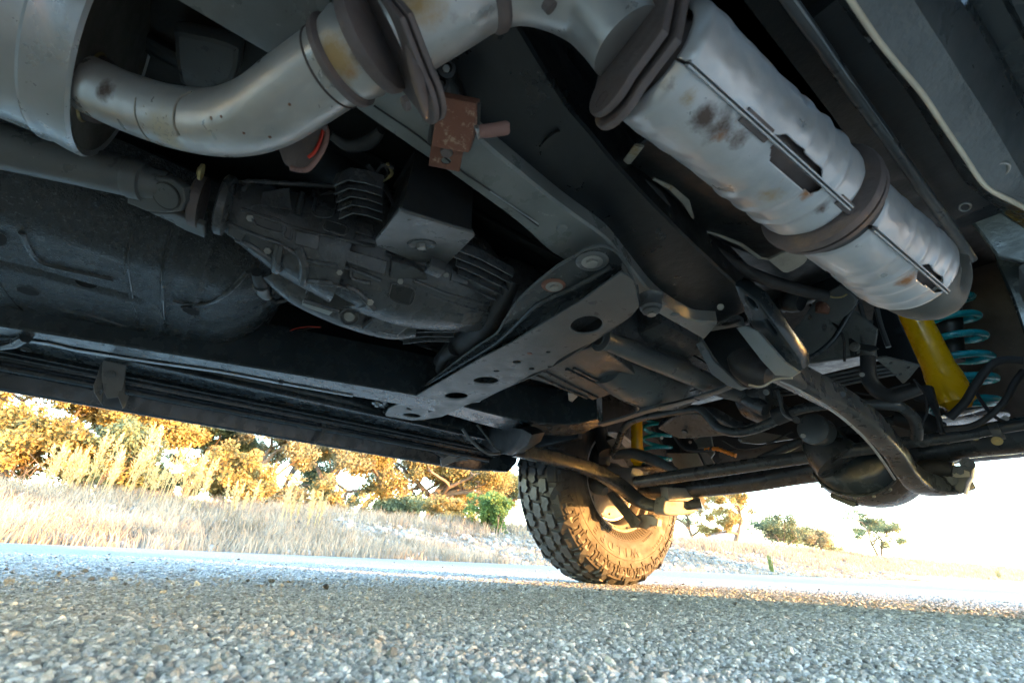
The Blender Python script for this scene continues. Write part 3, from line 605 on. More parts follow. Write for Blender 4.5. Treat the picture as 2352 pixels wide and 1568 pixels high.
# ================================================================== TRUCK
truck = empty('off_road_truck', (0, 0, 0)); tag(truck, 'underside of a dark off road truck with yellow shock absorbers and teal springs', 'truck')
def part(name, label=None, parent=None):
    o = empty(name, (0, 0, 0), parent or truck)
    if label: o['label'] = label
    return o
VZ = Vector((0, 0, 1)); VY = Vector((0, 1, 0)); VX = Vector((1, 0, 0))

from mathutils.bvhtree import BVHTree
def bvh(objs):
    vs = []; fs = []
    for o in objs:
        b0 = len(vs); vs += [v.co.copy() for v in o.data.vertices]; fs += [[b0 + i for i in p.vertices] for p in o.data.polygons]
    return BVHTree.FromPolygons(vs, fs)
def hit(tree, x, y, dflt=None):
    r = tree.ray_cast(CAM, ray(x, y)); return (r[0], r[1]) if r[0] is not None else dflt
def surf_plate(name, pts, th, mt, parent, tree, lift=.5, holes=(), bev=.002, smooth=0, tilt=.25):
    hs = [h for h in (hit(tree, *q) for q in pts) if h]
    if len(hs) < 2: return None
    c = sum((h[0] for h in hs), Vector()) / len(hs); n = sum((h[1] if h[1].dot(h[0] - CAM) < 0 else -h[1] for h in hs), Vector()).normalized()
    n = (n + (CAM - c).normalized() * tilt).normalized()
    return pplate(name, pts, th, mt, parent, n=n, p=c + n * th * lift, holes=holes, bev=bev, smooth=smooth)
def surf_web(name, pts, r, mt, parent, tree, n=8, k=4, lift=0):
    W = []
    for x, y in catmull(pts, 3):
        h = hit(tree, x, y)
        if h: W.append(h[0] + (CAM - h[0]).normalized() * lift)
    if len(W) > 2: return wtube(name, W, r, mt, parent, n, 2)
# ---- body shell above everything
fp = part('floor_pan')
box('floor_sheet', (0, -.25, .80), (1.86, 3.0, .04), M['underbody'], fp, .01)
for i, x in enumerate((-.62, -.50, -.38, -.26, .1, .62, .70)):
    box('floor_rib', (x, -.2, .775), (.035, 2.7, .018), M['underbody'], fp, .007)
for y in (-.75, -.22, .42, .92): box('floor_crossrib', (-.45, y, .765), (.8, .06, .03), M['underbody'], fp, .01)
box('firewall', (0, 1.27, .92), (1.3, .03, .34), M['underbody'], fp, .005)
eb = part('engine_bay')
box('inner_panel', (0, 2.0, 1.12), (1.9, 1.7, .04), M['underbody'], eb, .01)
box('inner_panel', (-.93, 1.9, .86), (.03, 1.7, .52), M['underbody'], eb, .01)
box('inner_panel', (.95, 1.9, .88), (.03, 1.7, .50), M['underbody'], eb, .01)
box('front_bumper', (0, 2.72, .80), (1.9, .10, .52), M['dark'], eb, .03)
box('unseen_sun_block', (1.0, 2.56, .655), (.10, .50, .33), M['dark'], eb, .03)  # both blocks are unseen, added to keep low sun off the upper far tyre
box('unseen_sun_block', (.84, 2.74, .655), (.38, .10, .33), M['dark'], eb, .03)
box('radiator_support', (0, 2.50, .63), (1.1, .05, .10), M['chassis'], eb, .01)
box('body_side', (1.02, -.6, .95), (.05, 3.8, .84), M['shiny'], truck, .02)
box('body_side', (-1.0, -.8, .95), (.04, 4.2, .8), M['shiny'], truck, .02)
box('body_rear', (0, -2.2, .85), (1.9, .05, .7), M['dark'], truck, .02)
box('cabin_floor', (0, -1.4, .9), (1.9, 1.7, .05), M['underbody'], truck, .02)

# ---- engine and gearbox mass in the middle
box('engine', (-.02, 1.28, .83), (.42, .66, .34), M['cast'], truck, .05)
wtube('gearbox', [(-.05, .45, .70), (-.05, .7, .71), (-.04, .95, .74), (-.03, 1.12, .78)], [.10, .12, .15, .18], M['cast'], truck, 20)

# ---- right frame rail
rin = [(700, 165)] + T(2, [(160, 750), (640, 1080), (870, 1235), (1260, 1520)]) + T(5, [(1500, 250), (1760, 385), (2050, 560), (2300, 705)]) + [(1615, 780)]
rout = [(890, 95), (985, 212), (1105, 321), (1165, 372), (1291, 473)] + T(5, [(1850, 130), (1990, 290), (2200, 540), (2420, 690)]) + [(1648, 742)]
rail = beam('frame_rail', rin, rout, .15, M['rail'], truck, z=.57)
rail['label'] = 'right frame rail with grey scratched underside'
# rear extension of that rail behind the muffler
a = P(700, 165, Z=.57); b_ = P(890, 95, Z=.57)
box('rail_extension', ((a.x + b_.x) / 2, a.y - .55, .65), (abs(a.x - b_.x) + .02, 1.1, .15), M['rail'], rail, .004)
# outer web, coloured darker than the rail underside, with its own flange and slot
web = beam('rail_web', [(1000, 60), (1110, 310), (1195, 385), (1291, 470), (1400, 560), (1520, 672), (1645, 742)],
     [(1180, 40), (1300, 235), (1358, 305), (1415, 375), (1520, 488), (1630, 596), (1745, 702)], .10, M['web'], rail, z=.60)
c0 = P(1263, 322, Z=.597); lathe('slot', c0 + Vector((0, 0, -.003)), (0, 0, 1), [(0, .009), (.004, .009)], M['dark'], rail, 16, sx=.6, sy=2.2)
wtube('crease', [P(q[0], q[1], Z=.568) for q in T(2, [(280, 720), (600, 940), (870, 1160), (1060, 1290), (1400, 1540)])], .0012, M['dark'], rail, 6)
wtube('scratch', [P(q[0], q[1], Z=.5675) for q in T(2, [(1070, 1300), (1230, 1410), (1400, 1525)])], .0012, M['bare'], rail, 6)
for t_, (x, y, r) in ((5, (1557, 70, .007)), (5, (2330, 660, .008))):
    q = T(t_, [(x, y)])[0]; c0 = P(*q, Z=.569); lathe('rail_hole', c0 + Vector((0, 0, -.0015)), (0, 0, 1), [(0, r), (.003, r)], M['dark'], rail, 20)
    lathe('hole_lip', c0 + Vector((0, 0, -.003)), (0, 0, 1), [(0, r), (.0015, r * 1.25), (.003, r * 1.3)], M['rail'], rail, 20)
# small studs and rings on the rail side near the pipe
for (x, y, r, mt) in ((770, 470, .011, 'boltsteel'), (735, 570, .009, 'dark')):
    q = T(2, [(x, y)])[0]; c0 = P(*q, Z=.60); d = (CAM - c0).normalized()
    lathe('stud_ring', c0, (d + VX * .4), [(0, r), (.006, r), (.007, r * .55), (-.001, r * .5)], M['dark'], rail, 20); bolt(c0 + d * .004, d + VX * .4, r * .4, M[mt], rail, False)

# ---- left frame rail
lin = [(-30, 745), (50, 757), (450, 822), (850, 889), (1000, 917), (1180, 962), (1300, 975), (1372, 962)]
lout = [(-30, 800), (50, 778), (300, 822), (450, 852), (850, 917), (1000, 945), (1180, 992), (1320, 1000), (1385, 975)]
lo2 = [(-30, 800), (50, 778), (450, 848), (850, 917), (1000, 945), (1180, 992), (1310, 1000), (1385, 975)]
lr = beam('frame_rail', lin, lo2, .13, M['shiny'], truck, z=[.5, .5, .5, .5, .5, .505, .515, .53])
lr['label'] = 'left frame rail, long bright flange across the picture'
sweep('bare_strip', [P(q[0], q[1], Z=.497) for q in T(4, [(110, 830), (330, 860), (520, 905), (900, 965), (1500, 1050), (1900, 1125), (2400, 1215)])], rrect(.3, 1), [(.006, .0015), (.009, .0015), (.009, .0015), (.008, .0015), (.007, .0015), (.007, .0015), (.005, .0015)], M['bare'], lr, up=VZ)
for (x, y) in ((1910, 1128), (160, 905)):
    q = T(4, [(x, y)])[0]; c0 = P(*q, Z=.4945); lathe('rail_hole', c0, (0, 0, 1), [(0, .006), (.002, .006)], M['dark'], lr, 16)
wtube('bracket_arm', [P(-20, 795, Z=.49), P(30, 790, Z=.49), P(60, 775, Z=.495)], .012, M['shiny'], lr, 10)
box('rail_inner_side', (-.52, .1, .64), (.03, 2.4, .16), M['underbody'], lr, .004)

# ---- far (left) sill and its cladding
sill = part('sill', 'far side sill with cladding along the bottom edge')
def prism(name, prof, y0, y1, mt, parent, k=1, taper=None):
    """closed XZ profile run along Y"""
    n = len(prof); ys = np.linspace(y0, y1, k + 1); vs = []
    for y in ys:
        f = taper(y) if taper else (0, 0)
        vs += [(x + f[0], y, z + f[1]) for x, z in prof]
    fs = [(i * n + j, i * n + (j + 1) % n, (i + 1) * n + (j + 1) % n, (i + 1) * n + j) for i in range(k) for j in range(n)] + [tuple(range(n)), tuple(range(k * n, k * n + n))[::-1]]
    return mesh(name, vs, fs, mt, parent, True)
# cladding: vertical panel, curved foot, rounded front end
clad_end = 1.24
def clad_t(y):
    f = max(0, (y - 1.02) / .22); return (0, .02 * f * f)
prism('cladding', [(-.965, .60), (-.972, .445), (-.962, .431), (-.952, .430), (-.945, .436), (-.940, .47), (-.925, .52), (-.925, .60)], -1.6, 1.24, M['shiny'], sill, 24, clad_t)
prism('near_cladding', [(.985, .60), (.992, .445), (.982, .431), (.972, .430), (.965, .436), (.960, .47), (.945, .52), (.945, .60)], -1.6, 1.24, M['shiny'], sill, 2)  # out of view mirror of the far cladding, added to cut warm glow
vs = [(-.968, 1.23, .447), (-.948, 1.23, .447), (-.968, 1.30, .455), (-.948, 1.30, .455), (-.966, 1.345, .50), (-.946, 1.345, .50), (-.966, 1.37, .60), (-.946, 1.37, .60), (-.968, 1.23, .60), (-.948, 1.23, .60)]
mesh('cladding_end', vs, [(0, 2, 3, 1), (2, 4, 5, 3), (4, 6, 7, 5), (6, 8, 9, 7), (0, 8, 6, 4, 2), (1, 3, 5, 7, 9), (0, 1, 9, 8)], M['shiny'], sill, False)
# longitudinal ribs, read from the left edge of the photograph
for zy, r, X_ in ((1015, .011, -.91), (938, .0035, -.88), (905, .0035, -.85)):
    p0 = P(0, 499.8 + .3375 * zy, X=X_); wtube('sill_rib', [(X_, -1.6, p0.z), (X_, 1.16, p0.z)], r, M['shiny'], sill, 12, 1)
box('sill_box', (-.78, -.15, .575), (.18, 2.7, .11), M['shiny'], sill, .02)
box('sill_flange', (-.70, -.15, .527), (.006, 2.7, .035), M['shiny'], sill, .002)
box('sill_flange', (-.89, -.1, .52), (.006, 2.6, .05), M['shiny'], sill, .002)
for x0, x1, y0, y1 in ((640, 1175, 0, 0),):
    pass
# half pipe stiffeners
for A, B, r in (((385, 893), (660, 958), .013), ((782, 985), (1005, 1030), .013), ((-20, 846), (215, 878), .012)):
    pa, pb = P(*A, X=-.925), P(*B, X=-.925); pb.z = pa.z = (pa.z + pb.z) / 2; wtube('stiffener', [pa, pb], r, M['shiny'], sill, 14, 1)
    for q in (pa, pb): box('stiffener_end', q + VZ * .012, (.03, .006, .05), M['shiny'], sill, .001)
# U bracket hanging from the sill
ub = part('sill_bracket', 'U shaped bracket hanging under the sill at left')
prf = [(222, 790), (228, 870), (215, 893), (240, 925), (250, 890), (262, 868), (268, 795)]
pplate('bracket_leg', T(4, [(690, 960), (660, 1080), (635, 1140), (640, 1190), (690, 1270), (700, 1280), (700, 1180), (700, 1060), (712, 965)]), .003, M['chassis'], ub, X=-.80, holes=[T(4, ell(685, 1190, 9, 16, 0, 12))])
pplate('bracket_leg', T(4, [(862, 965), (820, 1130), (800, 1210), (835, 1298), (850, 1290), (880, 1215), (850, 1200), (852, 1080), (868, 975)]), .003, M['chassis'], ub, X=-.80)
pplate('bracket_web', T(4, [(700, 955), (862, 955), (850, 1090), (825, 1200), (800, 1222), (730, 1232), (705, 1180), (690, 1080)]), .004, M['chassis'], ub, n=Vector((1, 0, -.35)), p=P(*T(4, [(770, 1090)])[0], X=-.79), bev=.001)
bolt(P(*T(4, [(755, 1065)])[0], X=-.785), (1, -.1, -.5), .006, M['chassis'], ub)
# clips along the cladding
for pts in (T(4, [(2215, 1385), (2225, 1450), (2150, 1540), (2140, 1530), (2190, 1460), (2190, 1390)]),):
    pplate('clip', pts, .006, M['chassis'], sill, X=-.90)
pplate('end_clip', [(1010, 1052), (1028, 1042), (1068, 1028), (1068, 1042), (1045, 1052), (1085, 1047), (1115, 1050), (1085, 1054), (1045, 1060), (1015, 1072)], .004, M['bare'], sill, X=-.93)
pplate('end_clip', T(8, [(0, 0)]) and [(1000, 1040), (1045, 1015), (1068, 1008), (1062, 1030), (1020, 1052)], .01, M['chassis'], sill, X=-.92)
# body mount outrigger by the wheel arch
om = part('outrigger', 'angled body mount behind the front left tyre')
pplate('outrigger_web', [(1060, 985), (1066, 972), (1095, 975), (1105, 972), (1200, 985), (1222, 998), (1212, 1020), (1175, 1045), (1135, 1040)], .05, M['underbody'], om, n=Vector((.25, .9, .3)), p=P(1130, 1000, X=-.66))
wtube('outrigger_lip', [P(*q, X=-.62) for q in ((1062, 985), (1082, 1010), (1112, 1036), (1135, 1042), (1175, 1035))], .006, M['chassis'], om, 8)
wtube('outrigger_lip', [P(*q, X=-.61) for q in ((1096, 975), (1118, 1003), (1140, 1030), (1160, 1036), (1190, 1028))], .004, M['chassis'], om, 8)
# inner flank between sill and wheel arch
box('wheel_arch', (-.72, 1.30, .80), (.5, .03, .54), M['underbody'], truck, .01)

# ---- fuel tank skid
tk = part('skid_plate', 'dusty ribbed skid plate under the fuel tank')
def tank_mesh(name, mt, parent, x0, x1, y0, y1, z0, z1, r, ribs=True):
    """round-shouldered tray: superellipse plan, rolled lower edge, pressed grooves"""
    ny, nx = 150, 90; vs = []; fs = []
    for j in range(ny + 1):
        y = y0 + (y1 - y0) * j / ny
        for i in range(nx + 1):
            x = x0 + (x1 - x0) * i / nx
            dx = min(x - x0, x1 - x); dy = y1 - y
            ex = max(0, (r - dx) / r); ey = max(0, (.14 - dy) / .14); f = min(1, (ex ** 2.6 + ey ** 2.6)) ** (1 / 2.6)
            z = z0 + (z1 - z0) * (1 - math.sqrt(max(0, 1 - f * f)))
            # pressed longitudinal groove and the raised strap band across
            for (gy, gw, gd) in ((-.098, .0035, -.008), (-.090, .002, .004), (-.045, .0035, -.008), (-.037, .002, .004)):
                z += gd * math.exp(-((y - gy) / gw) ** 2)
            if y < -.115:
                z += .012 * math.exp(-((x - x1 + .27 - .25 * min(0, y + .30)) / .014) ** 2) * min(1, max(0, (-.115 - y) / .03))
                z += .006 * math.exp(-((x - x0 - .15) / .014) ** 2) * min(1, max(0, (-.2 - y) / .05))
            elif y > -.03:
                yy = (y + .03)
                z += .012 * math.exp(-((x - x1 + .30 - 1.1 * yy * yy * 8) / .014) ** 2)
            z += .003 * noise.noise(Vector((x * 6, y * 6, 0)))
            vs.append((x, y, z))
    n = nx + 1
    fs = [(j * n + i, j * n + i + 1, (j + 1) * n + i + 1, (j + 1) * n + i) for j in range(ny) for i in range(nx)]
    b0 = len(vs); vs += [(x0, y0, z1 + .1), (x1, y0, z1 + .1), (x1, y1, z1 + .1), (x0, y1, z1 + .1)]
    fs += [(b0, b0 + 1, b0 + 2, b0 + 3)]
    return mesh(name, vs, fs, mt, parent, True, recalc=False)
tray = tank_mesh('tray', M['tank'], tk, -.83, -.09, -1.45, .135, .545, .72, .125)
tt = bvh([tray])
for (x, y, rx, ry) in ((585, 447, 80, 30), (190, 500, 85, 26), (360, 730, 70, 20), (705, 735, 66, 20), (1307, 640, 72, 22), (1292, 882, 58, 15), (0, 150, 55, 45)):
    q = T(4, [(x, y)])[0]; h = hit(tt, *q)
    if not h: continue
    nn = -h[1] if h[1].dot(h[0] - CAM) > 0 else h[1]; rg = T(4, ell(x, y, rx, ry, 14, 20)); pl = [P(a, b_, n=nn, p=h[0] + nn * .0015) for a, b_ in rg]
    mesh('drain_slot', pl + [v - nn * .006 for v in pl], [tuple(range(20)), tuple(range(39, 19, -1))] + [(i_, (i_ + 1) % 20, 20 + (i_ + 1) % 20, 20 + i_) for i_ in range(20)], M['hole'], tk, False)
    wtube('slot_rim', [v - nn * .001 for v in pl] + [pl[0] - nn * .001], .0016, M['tank'], tk, 6, 1, cap=False)
for pts, r, mt_ in ((((150, 100), (190, 190), (240, 270), (330, 320), (500, 360), (640, 390), (770, 420)), .0055, 'gloss'), (((430, 630), (560, 650), (700, 690), (860, 740)), .004, 'gloss'),
    (((903, 60), (868, 150), (848, 280), (868, 430), (898, 600), (928, 720), (952, 800)), .0026, 'tank'), (((921, 60), (886, 150), (866, 280), (886, 430), (916, 600), (944, 720), (965, 800)), .0022, 'gloss'), (((1158, 80), (1118, 200), (1088, 380), (1093, 550), (1103, 700), (1126, 840)), .0026, 'tank'), (((1176, 80), (1136, 200), (1106, 380), (1111, 550), (1120, 700), (1138, 840)), .0022, 'gloss'),
    (((1180, 560), (1300, 590), (1450, 570), (1570, 490), (1680, 370)), .0055, 'gloss'), (((0, 440), (60, 530), (140, 620), (200, 680), (240, 740)), .0012, 'hole'), (((1250, 820), (1350, 850), (1500, 870), (1640, 840)), .0035, 'gloss')):
    surf_web('pressed_rib', T(4, pts), r, M[mt_], tk, tt, 10, 4, lift=-.001)
box('tank_above', (-.38, -.65, .72), (.5, 1.4, .1), M['underbody'], tk, .03)

# ---- rear driveshaft
ds = part('rear_driveshaft', 'grey rear driveshaft with universal joint')
ptube('shaft_tube', [(-60, 322, 54), (150, 372, 48), (300, 408, 44)], M['chassis'], ds, 24, 4, Z=.58)
c0 = P(300, 408, Z=.58); dr = (P(420, 440, Z=.58) - c0).normalized()
lathe('slip_collar', c0, dr, [(-.01, .026), (0, .031), (.018, .031), (.02, .026), (.05, .024)], M['chassis'], ds, 24)
pplate('yoke_ear', T(1, [(990, 1200), (1050, 1195), (1170, 1215), (1250, 1280), (1265, 1370), (1215, 1440), (1120, 1450), (990, 1440), (860, 1385), (860, 1300)]), .02, M['chassis'], ds, n=Vector((.5, -.4, -.8)), p=P(385, 450, Z=.558), bev=.004)
q = T(1, [(1130, 1335)])[0]; c0 = P(*q, Z=.556); nn = -Vector((.5, -.4, -.8)).normalized() * -1
lathe('joint_cap', c0, Vector((.5, -.4, -.8)), [(-.002, .019), (.001, .0185), (.0015, .0165)], M['chassis'], ds, 32)
lathe('joint_seam', c0, Vector((.5, -.4, -.8)), [(-.004, .0205), (.0005, .0205)], M['dark'], ds, 32)
pplate('yoke_tongue', [(340, 488), (400, 490), (470, 520), (470, 548), (425, 530), (385, 508)], .012, M['chassis'], ds, Z=.55, bev=.003)
fl = (P(520, 470, Z=.575) - P(440, 455, Z=.575)).normalized(); fl = Vector((.12, 1, .02)).normalized()
c0 = P(440, 458, Z=.585); lathe('shaft_flange', c0, fl, [(0, .034), (.004, .042), (.016, .042), (.018, .02)], M['weld'], ds, 28)
for y in (395, 500): bolt(P(462, y, Z=.578), -fl, .007, M['brass' if y < 400 else 'boltsteel'], ds)

# ---- transfer case
tc_ = part('transfer_case', 'cast alloy transfer case with cooling fins')
c0 = P(505, 468, Z=.585); lathe('input_flange', c0, fl, [(0, .046), (.003, .050), (.013, .050), (.016, .046), (.02, .03)], M['cast'], tc_, 32)
tail_ = ptube('tail_housing', [(525, 470, 60), (600, 500, 82), (690, 545, 100), (790, 580, 120)], M['cast'], tc_, 24, 5, Z=.60)
main_ = ptube('main_case', [(690, 520, 90), (800, 560, 135), (920, 600, 145), (1030, 640, 125), (1120, 690, 80)], M['cast'], tc_, 28, 5, Z=.64)
chain_ = ptube('chain_case', [(620, 605, 38), (700, 655, 52), (800, 690, 62), (900, 725, 55), (960, 735, 40)], M['cast'], tc_, 20, 5, Z=.57)
# webs and bosses laid on the casting, pockets as flat dark plates
ct = bvh([tail_, main_, chain_])
C2 = lambda pts: [(x * .5, y * .5) for x, y in pts]
for pts, r in ((((1110, 880), (1190, 815), (1440, 780), (1600, 835), (1730, 880)), .005), (((1110, 960), (1250, 1010), (1400, 1060), (1720, 1130)), .0035), (((1050, 1030), (1180, 1085), (1280, 1120), (1420, 1200), (1600, 1230), (1750, 1290)), .0045),
    (((1390, 870), (1380, 930), (1365, 990)), .006), (((1480, 850), (1460, 900), (1440, 970)), .004), (((1090, 1100), (1170, 1140), (1240, 1190), (1290, 1240)), .006), (((1285, 1120), (1275, 1180), (1270, 1240)), .009), (((1370, 1140), (1400, 1220), (1390, 1300)), .008),
    (((1470, 1110), (1465, 1180)), .005), (((1420, 1290), (1560, 1310), (1640, 1340), (1720, 1420)), .006), (((1395, 1380), (1480, 1405), (1560, 1430)), .006), (((1770, 1160), (1850, 1200), (1990, 1250)), .005), (((2080, 1120), (2200, 1180), (2300, 1260)), .003), (((2060, 1160), (2180, 1220), (2310, 1300)), .003), (((1900, 1290), (2050, 1350), (2240, 1400)), .004), (((1960, 1350), (2100, 1400), (2260, 1440)), .003), (((1610, 1235), (1620, 1280), (1700, 1300)), .004), (((1130, 900), (1150, 960)), .004), (((1230, 1000), (1225, 1060)), .004)):
    surf_web('casting_web', C2(pts), r, M['cast'], tc_, ct, lift=.001)
for pts, th, mt_ in ((((1360, 1060), (1470, 1080), (1460, 1150), (1350, 1120)), .010, 'cast'), (((1485, 1115), (1780, 1200), (1770, 1265), (1475, 1165)), .012, 'cast'), (((2080, 1240), (2160, 1260), (2150, 1310), (2070, 1290)), .012, 'cast'), (((2160, 1265), (2300, 1320), (2290, 1400), (2170, 1360)), .008, 'cast'),
    (((1390, 1380), (1540, 1425), (1510, 1450), (1385, 1405)), .010, 'bare'), (((1200, 880), (1330, 860), (1340, 960), (1200, 950)), .006, 'cast'), (((1600, 860), (1700, 900), (1690, 960), (1590, 930)), .008, 'cast'), (((1050, 1035), (1130, 1070), (1110, 1110), (1040, 1080)), .012, 'cast'), (((1620, 1000), (1720, 1030), (1715, 1090), (1610, 1060)), .006, 'cast'), (((2030, 1430), (2130, 1450), (2120, 1490), (2020, 1470)), .008, 'cast')):
    surf_plate('casting_pad', C2(pts), th, M[mt_], tc_, ct, .6)
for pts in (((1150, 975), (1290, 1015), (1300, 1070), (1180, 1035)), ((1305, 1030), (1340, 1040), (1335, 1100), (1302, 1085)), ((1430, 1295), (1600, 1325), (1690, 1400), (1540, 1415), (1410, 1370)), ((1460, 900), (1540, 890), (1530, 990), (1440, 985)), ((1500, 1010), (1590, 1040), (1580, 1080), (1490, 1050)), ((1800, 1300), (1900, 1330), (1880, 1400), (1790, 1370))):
    surf_plate('casting_pocket', C2(pts), .003, M['pocket_shade'], tc_, ct, .8)  # flat plate, the shade of a recess is put into its colour
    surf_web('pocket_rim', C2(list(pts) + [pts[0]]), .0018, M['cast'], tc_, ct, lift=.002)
for x, y, r in ((1300, 890, .010), (1150, 1000, .006), (1620, 1180, .005), (1700, 1385, .007), (1230, 1150, .006), (2050, 1260, .006), (1560, 1250, .005), (1840, 1290, .006)):
    h = hit(ct, x * .5, y * .5)
    if h: bolt(h[0], (CAM - h[0]).normalized() * .6 - VZ * .4, r, M['boltsteel' if r < .008 else 'cast'], tc_, False)
for k in range(5):                              # V shaped fins beside the damper box
    y0_ = 398 + 19 * k
    sweep('fin', [P(770 + 3 * k, y0_ + 16, Z=.585 - .003 * k), P(802 + 3 * k, y0_ + 2, Z=.585 - .003 * k), P(840 + 2 * k, y0_ + 8, Z=.585 - .003 * k), P(880, y0_ + 20, Z=.585 - .003 * k)], rrect(.2, 1), [(.0016, .012)] * 4, M['cast'], tc_, up=VZ)
for k in range(7):                              # long fins at the lower right
    y0_ = 708 + 11 * k; x0_ = 945 - 3 * k
    sweep('fin', [P(x0_, y0_ - 4 + 2 * k, Z=.548), P((x0_ + 1085 - 10 * k) / 2, y0_ + 1, Z=.548), P(1098 - 11 * k, y0_ + 2, Z=.548)], rrect(.2, 1), [(.0014, .010)] * 3, M['cast'], tc_, up=VZ)
for k in range(7):
    sweep('fin', [P(1040 + 4 * k, 560 + 20 * k, Z=.575), P(1105, 585 + 20 * k, Z=.575), P(1178 - 5 * k, 625 + 16 * k, Z=.575)], rrect(.2, 1), [(.0018, .010)] * 3, M['cast'], tc_, up=VZ)
pplate('side_cover', [(1035, 640), (1060, 632), (1150, 655), (1160, 680), (1140, 700), (1050, 680), (1035, 665)], .02, M['cast'], tc_, Z=.572, bev=.004)
# drain plug in its round boss
hp_ = hit(ct, 803, 724); ax = ((CAM - hp_[0]).normalized() + VZ * -.9).normalized(); c0 = hp_[0] + ax * .006
lathe('plug_boss', c0, -ax.normalized() * -1, [(-.02, .021), (.002, .0205), (.003, .017), (-.003, .0158), (-.004, .012)], M['cast'], tc_, 32)
lathe('drain_plug', c0, ax, [(-.006, .0115), (.001, .0105), (.0018, .008)], M['boltsteel'], tc_, 24)
# shift fork bracket below
fb = part('cross_bracket', parent=truck)
pplate('bracket_strap', T(5, [(400, 300), (560, 340), (640, 390), (660, 520), (640, 560), (590, 690), (440, 810), (200, 760), (310, 660), (350, 600), (420, 480), (380, 420)]), .018, M['cast'], fb, n=Vector((.25, .1, -1)), p=P(930, 680, Z=.535), bev=.004)
pplate('bracket_foot', T(5, [(345, 620), (560, 665), (430, 808), (215, 755), (300, 690)]), .008, M['bare'], fb, n=Vector((.25, .1, -1)), p=P(900, 740, Z=.529))
for a_, b_ in (((470, 690), (380, 800)), ((500, 660), (445, 800))): 
    wtube('torn_seam', [P(*T(5, [a_])[0], Z=.528), P(*T(5, [((a_[0] + b_[0]) / 2 - 10, (a_[1] + b_[1]) / 2)])[0], Z=.528), P(*T(5, [b_])[0], Z=.528)], .0015, M['dark'], fb, 6)
box('bracket_tab', P(1000, 615, Z=.545), (.03, .03, .02), M['cast'], fb, .003); box('bracket_tab', P(985, 700, Z=.545), (.035, .02, .02), M['cast'], fb, .005)
# breather sensor with corrugated hose
sn = part('sensor')
ptube('sensor_body', [(590, 625, 12), (600, 650, 16), (608, 668, 15)], M['dark'], sn, 14, 3, Z=.545)
ptube('sensor_plug', [(600, 655, 17), (606, 672, 14), (618, 682, 10)], M['chassis'], sn, 12, 3, Z=.542)
W = [P(x, y, Z=.54) for x, y in ((615, 683), (635, 692), (655, 688), (672, 674), (690, 668))]
q = catmull([tuple(p_) for p_ in W], 12); wtube('corrugated_hose', [Vector(v) for v in q], [.0055 if i % 2 else .0042 for i in range(len(q))], M['rubber'], sn, 10, 1)
# mass damper box with plate and bolt
db = part('damper_box', 'black boxed damper with grey plate and central bolt')
nP = Vector((-.22, .30, -1)).normalized(); pc = P(965, 565, Z=.545)
pts = T(5, [(290, 160), (455, -50), (500, -30), (960, 110), (965, 130), (735, 360), (710, 365), (300, 195)])
pplate('damper_plate', pts, .006, M['chassis'], db, n=nP, p=pc, holes=[], bev=.002)
s1 = [P(x, y, n=nP, p=pc + VZ * .004) for x, y in ((868, 560), (918, 487), (1088, 540), (1010, 622))]
up_ = [v + VZ * .125 + (Vector((0, 0, 0))) for v in s1]
mid = sum(s1, Vector()) / 4; s1 = [mid + (v - mid) * .96 for v in s1]; um = sum(up_, Vector()) / 4; up_ = [um + (v - um) * .86 for v in up_]
mesh('damper_body', s1 + up_, [(0, 1, 2, 3), (4, 5, 6, 7), (0, 1, 5, 4), (1, 2, 6, 5), (2, 3, 7, 6), (3, 0, 4, 7)], M['dark'], db, False)
wtube('damper_rim', up_ + [up_[0]], .006, M['dark'], db, 8, 1)
c0 = P(968, 560, n=nP, p=pc) ; lathe('dish', c0, nP, [(-.001, .024), (.002, .0235), (.0005, .019), (-.0005, .016)], M['gloss'], db, 32)
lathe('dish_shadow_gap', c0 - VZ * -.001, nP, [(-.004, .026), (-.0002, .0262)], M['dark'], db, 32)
bolt(c0 + nP * .0008, nP, .0085, M['boltsteel'], db, False, .008)
for (x, y) in ((882, 575), (1060, 535), (1050, 555), (1002, 610), (940, 505)): lathe('rivet', P(x, y, n=nP, p=pc), nP, [(0, .003), (.0012, .002)], M['chassis'], db, 10)
# harness above the damper
hb = part('wiring_harness')
for pts, r, mt in (([(850, 440), (865, 400), (880, 380), (905, 385)], .003, 'dark'), ([(860, 430), (880, 415), (900, 400), (890, 375)], .0025, 'brass'), ([(845, 380), (870, 410), (890, 440), (905, 470)], .0035, 'rubber'), ([(875, 375), (890, 395), (880, 420)], .002, 'rubber')):
    wtube('wire', [P(x, y, Z=.60) for x, y in pts], r, M[mt], hb, 8, 5)
rw_ = wtube('red_wire', [P(*q, Z=.62) for q in T(4, [(1740, 780), (1790, 815), (1850, 822), (1940, 790), (2010, 755), (2100, 742), (2180, 745)])], .0016, M['redwire'], truck, 8, 6)
wtube('cable', [P(*q, Z=.625) for q in T(4, [(1830, 660), (1828, 720), (1810, 800), (1830, 815), (1960, 780), (2190, 740)])], .0012, M['dark'], truck, 6, 5)
# ribbed bright floor pan glimpsed below the case
pplate('floor_patch', [(615, 700), (700, 705), (860, 760), (985, 800), (1005, 828), (920, 812), (760, 770), (640, 742)], .01, M['bare'], truck, Z=.74)
for k in range(6): wtube('floor_bead', [P(625 + 8 * k, 706 + 7 * k, Z=.735), P(820 + 10 * k, 745 + 9 * k, Z=.735), P(990, 790 + 5 * k, Z=.735)], .002, M['dark'], fp, 6, 3)

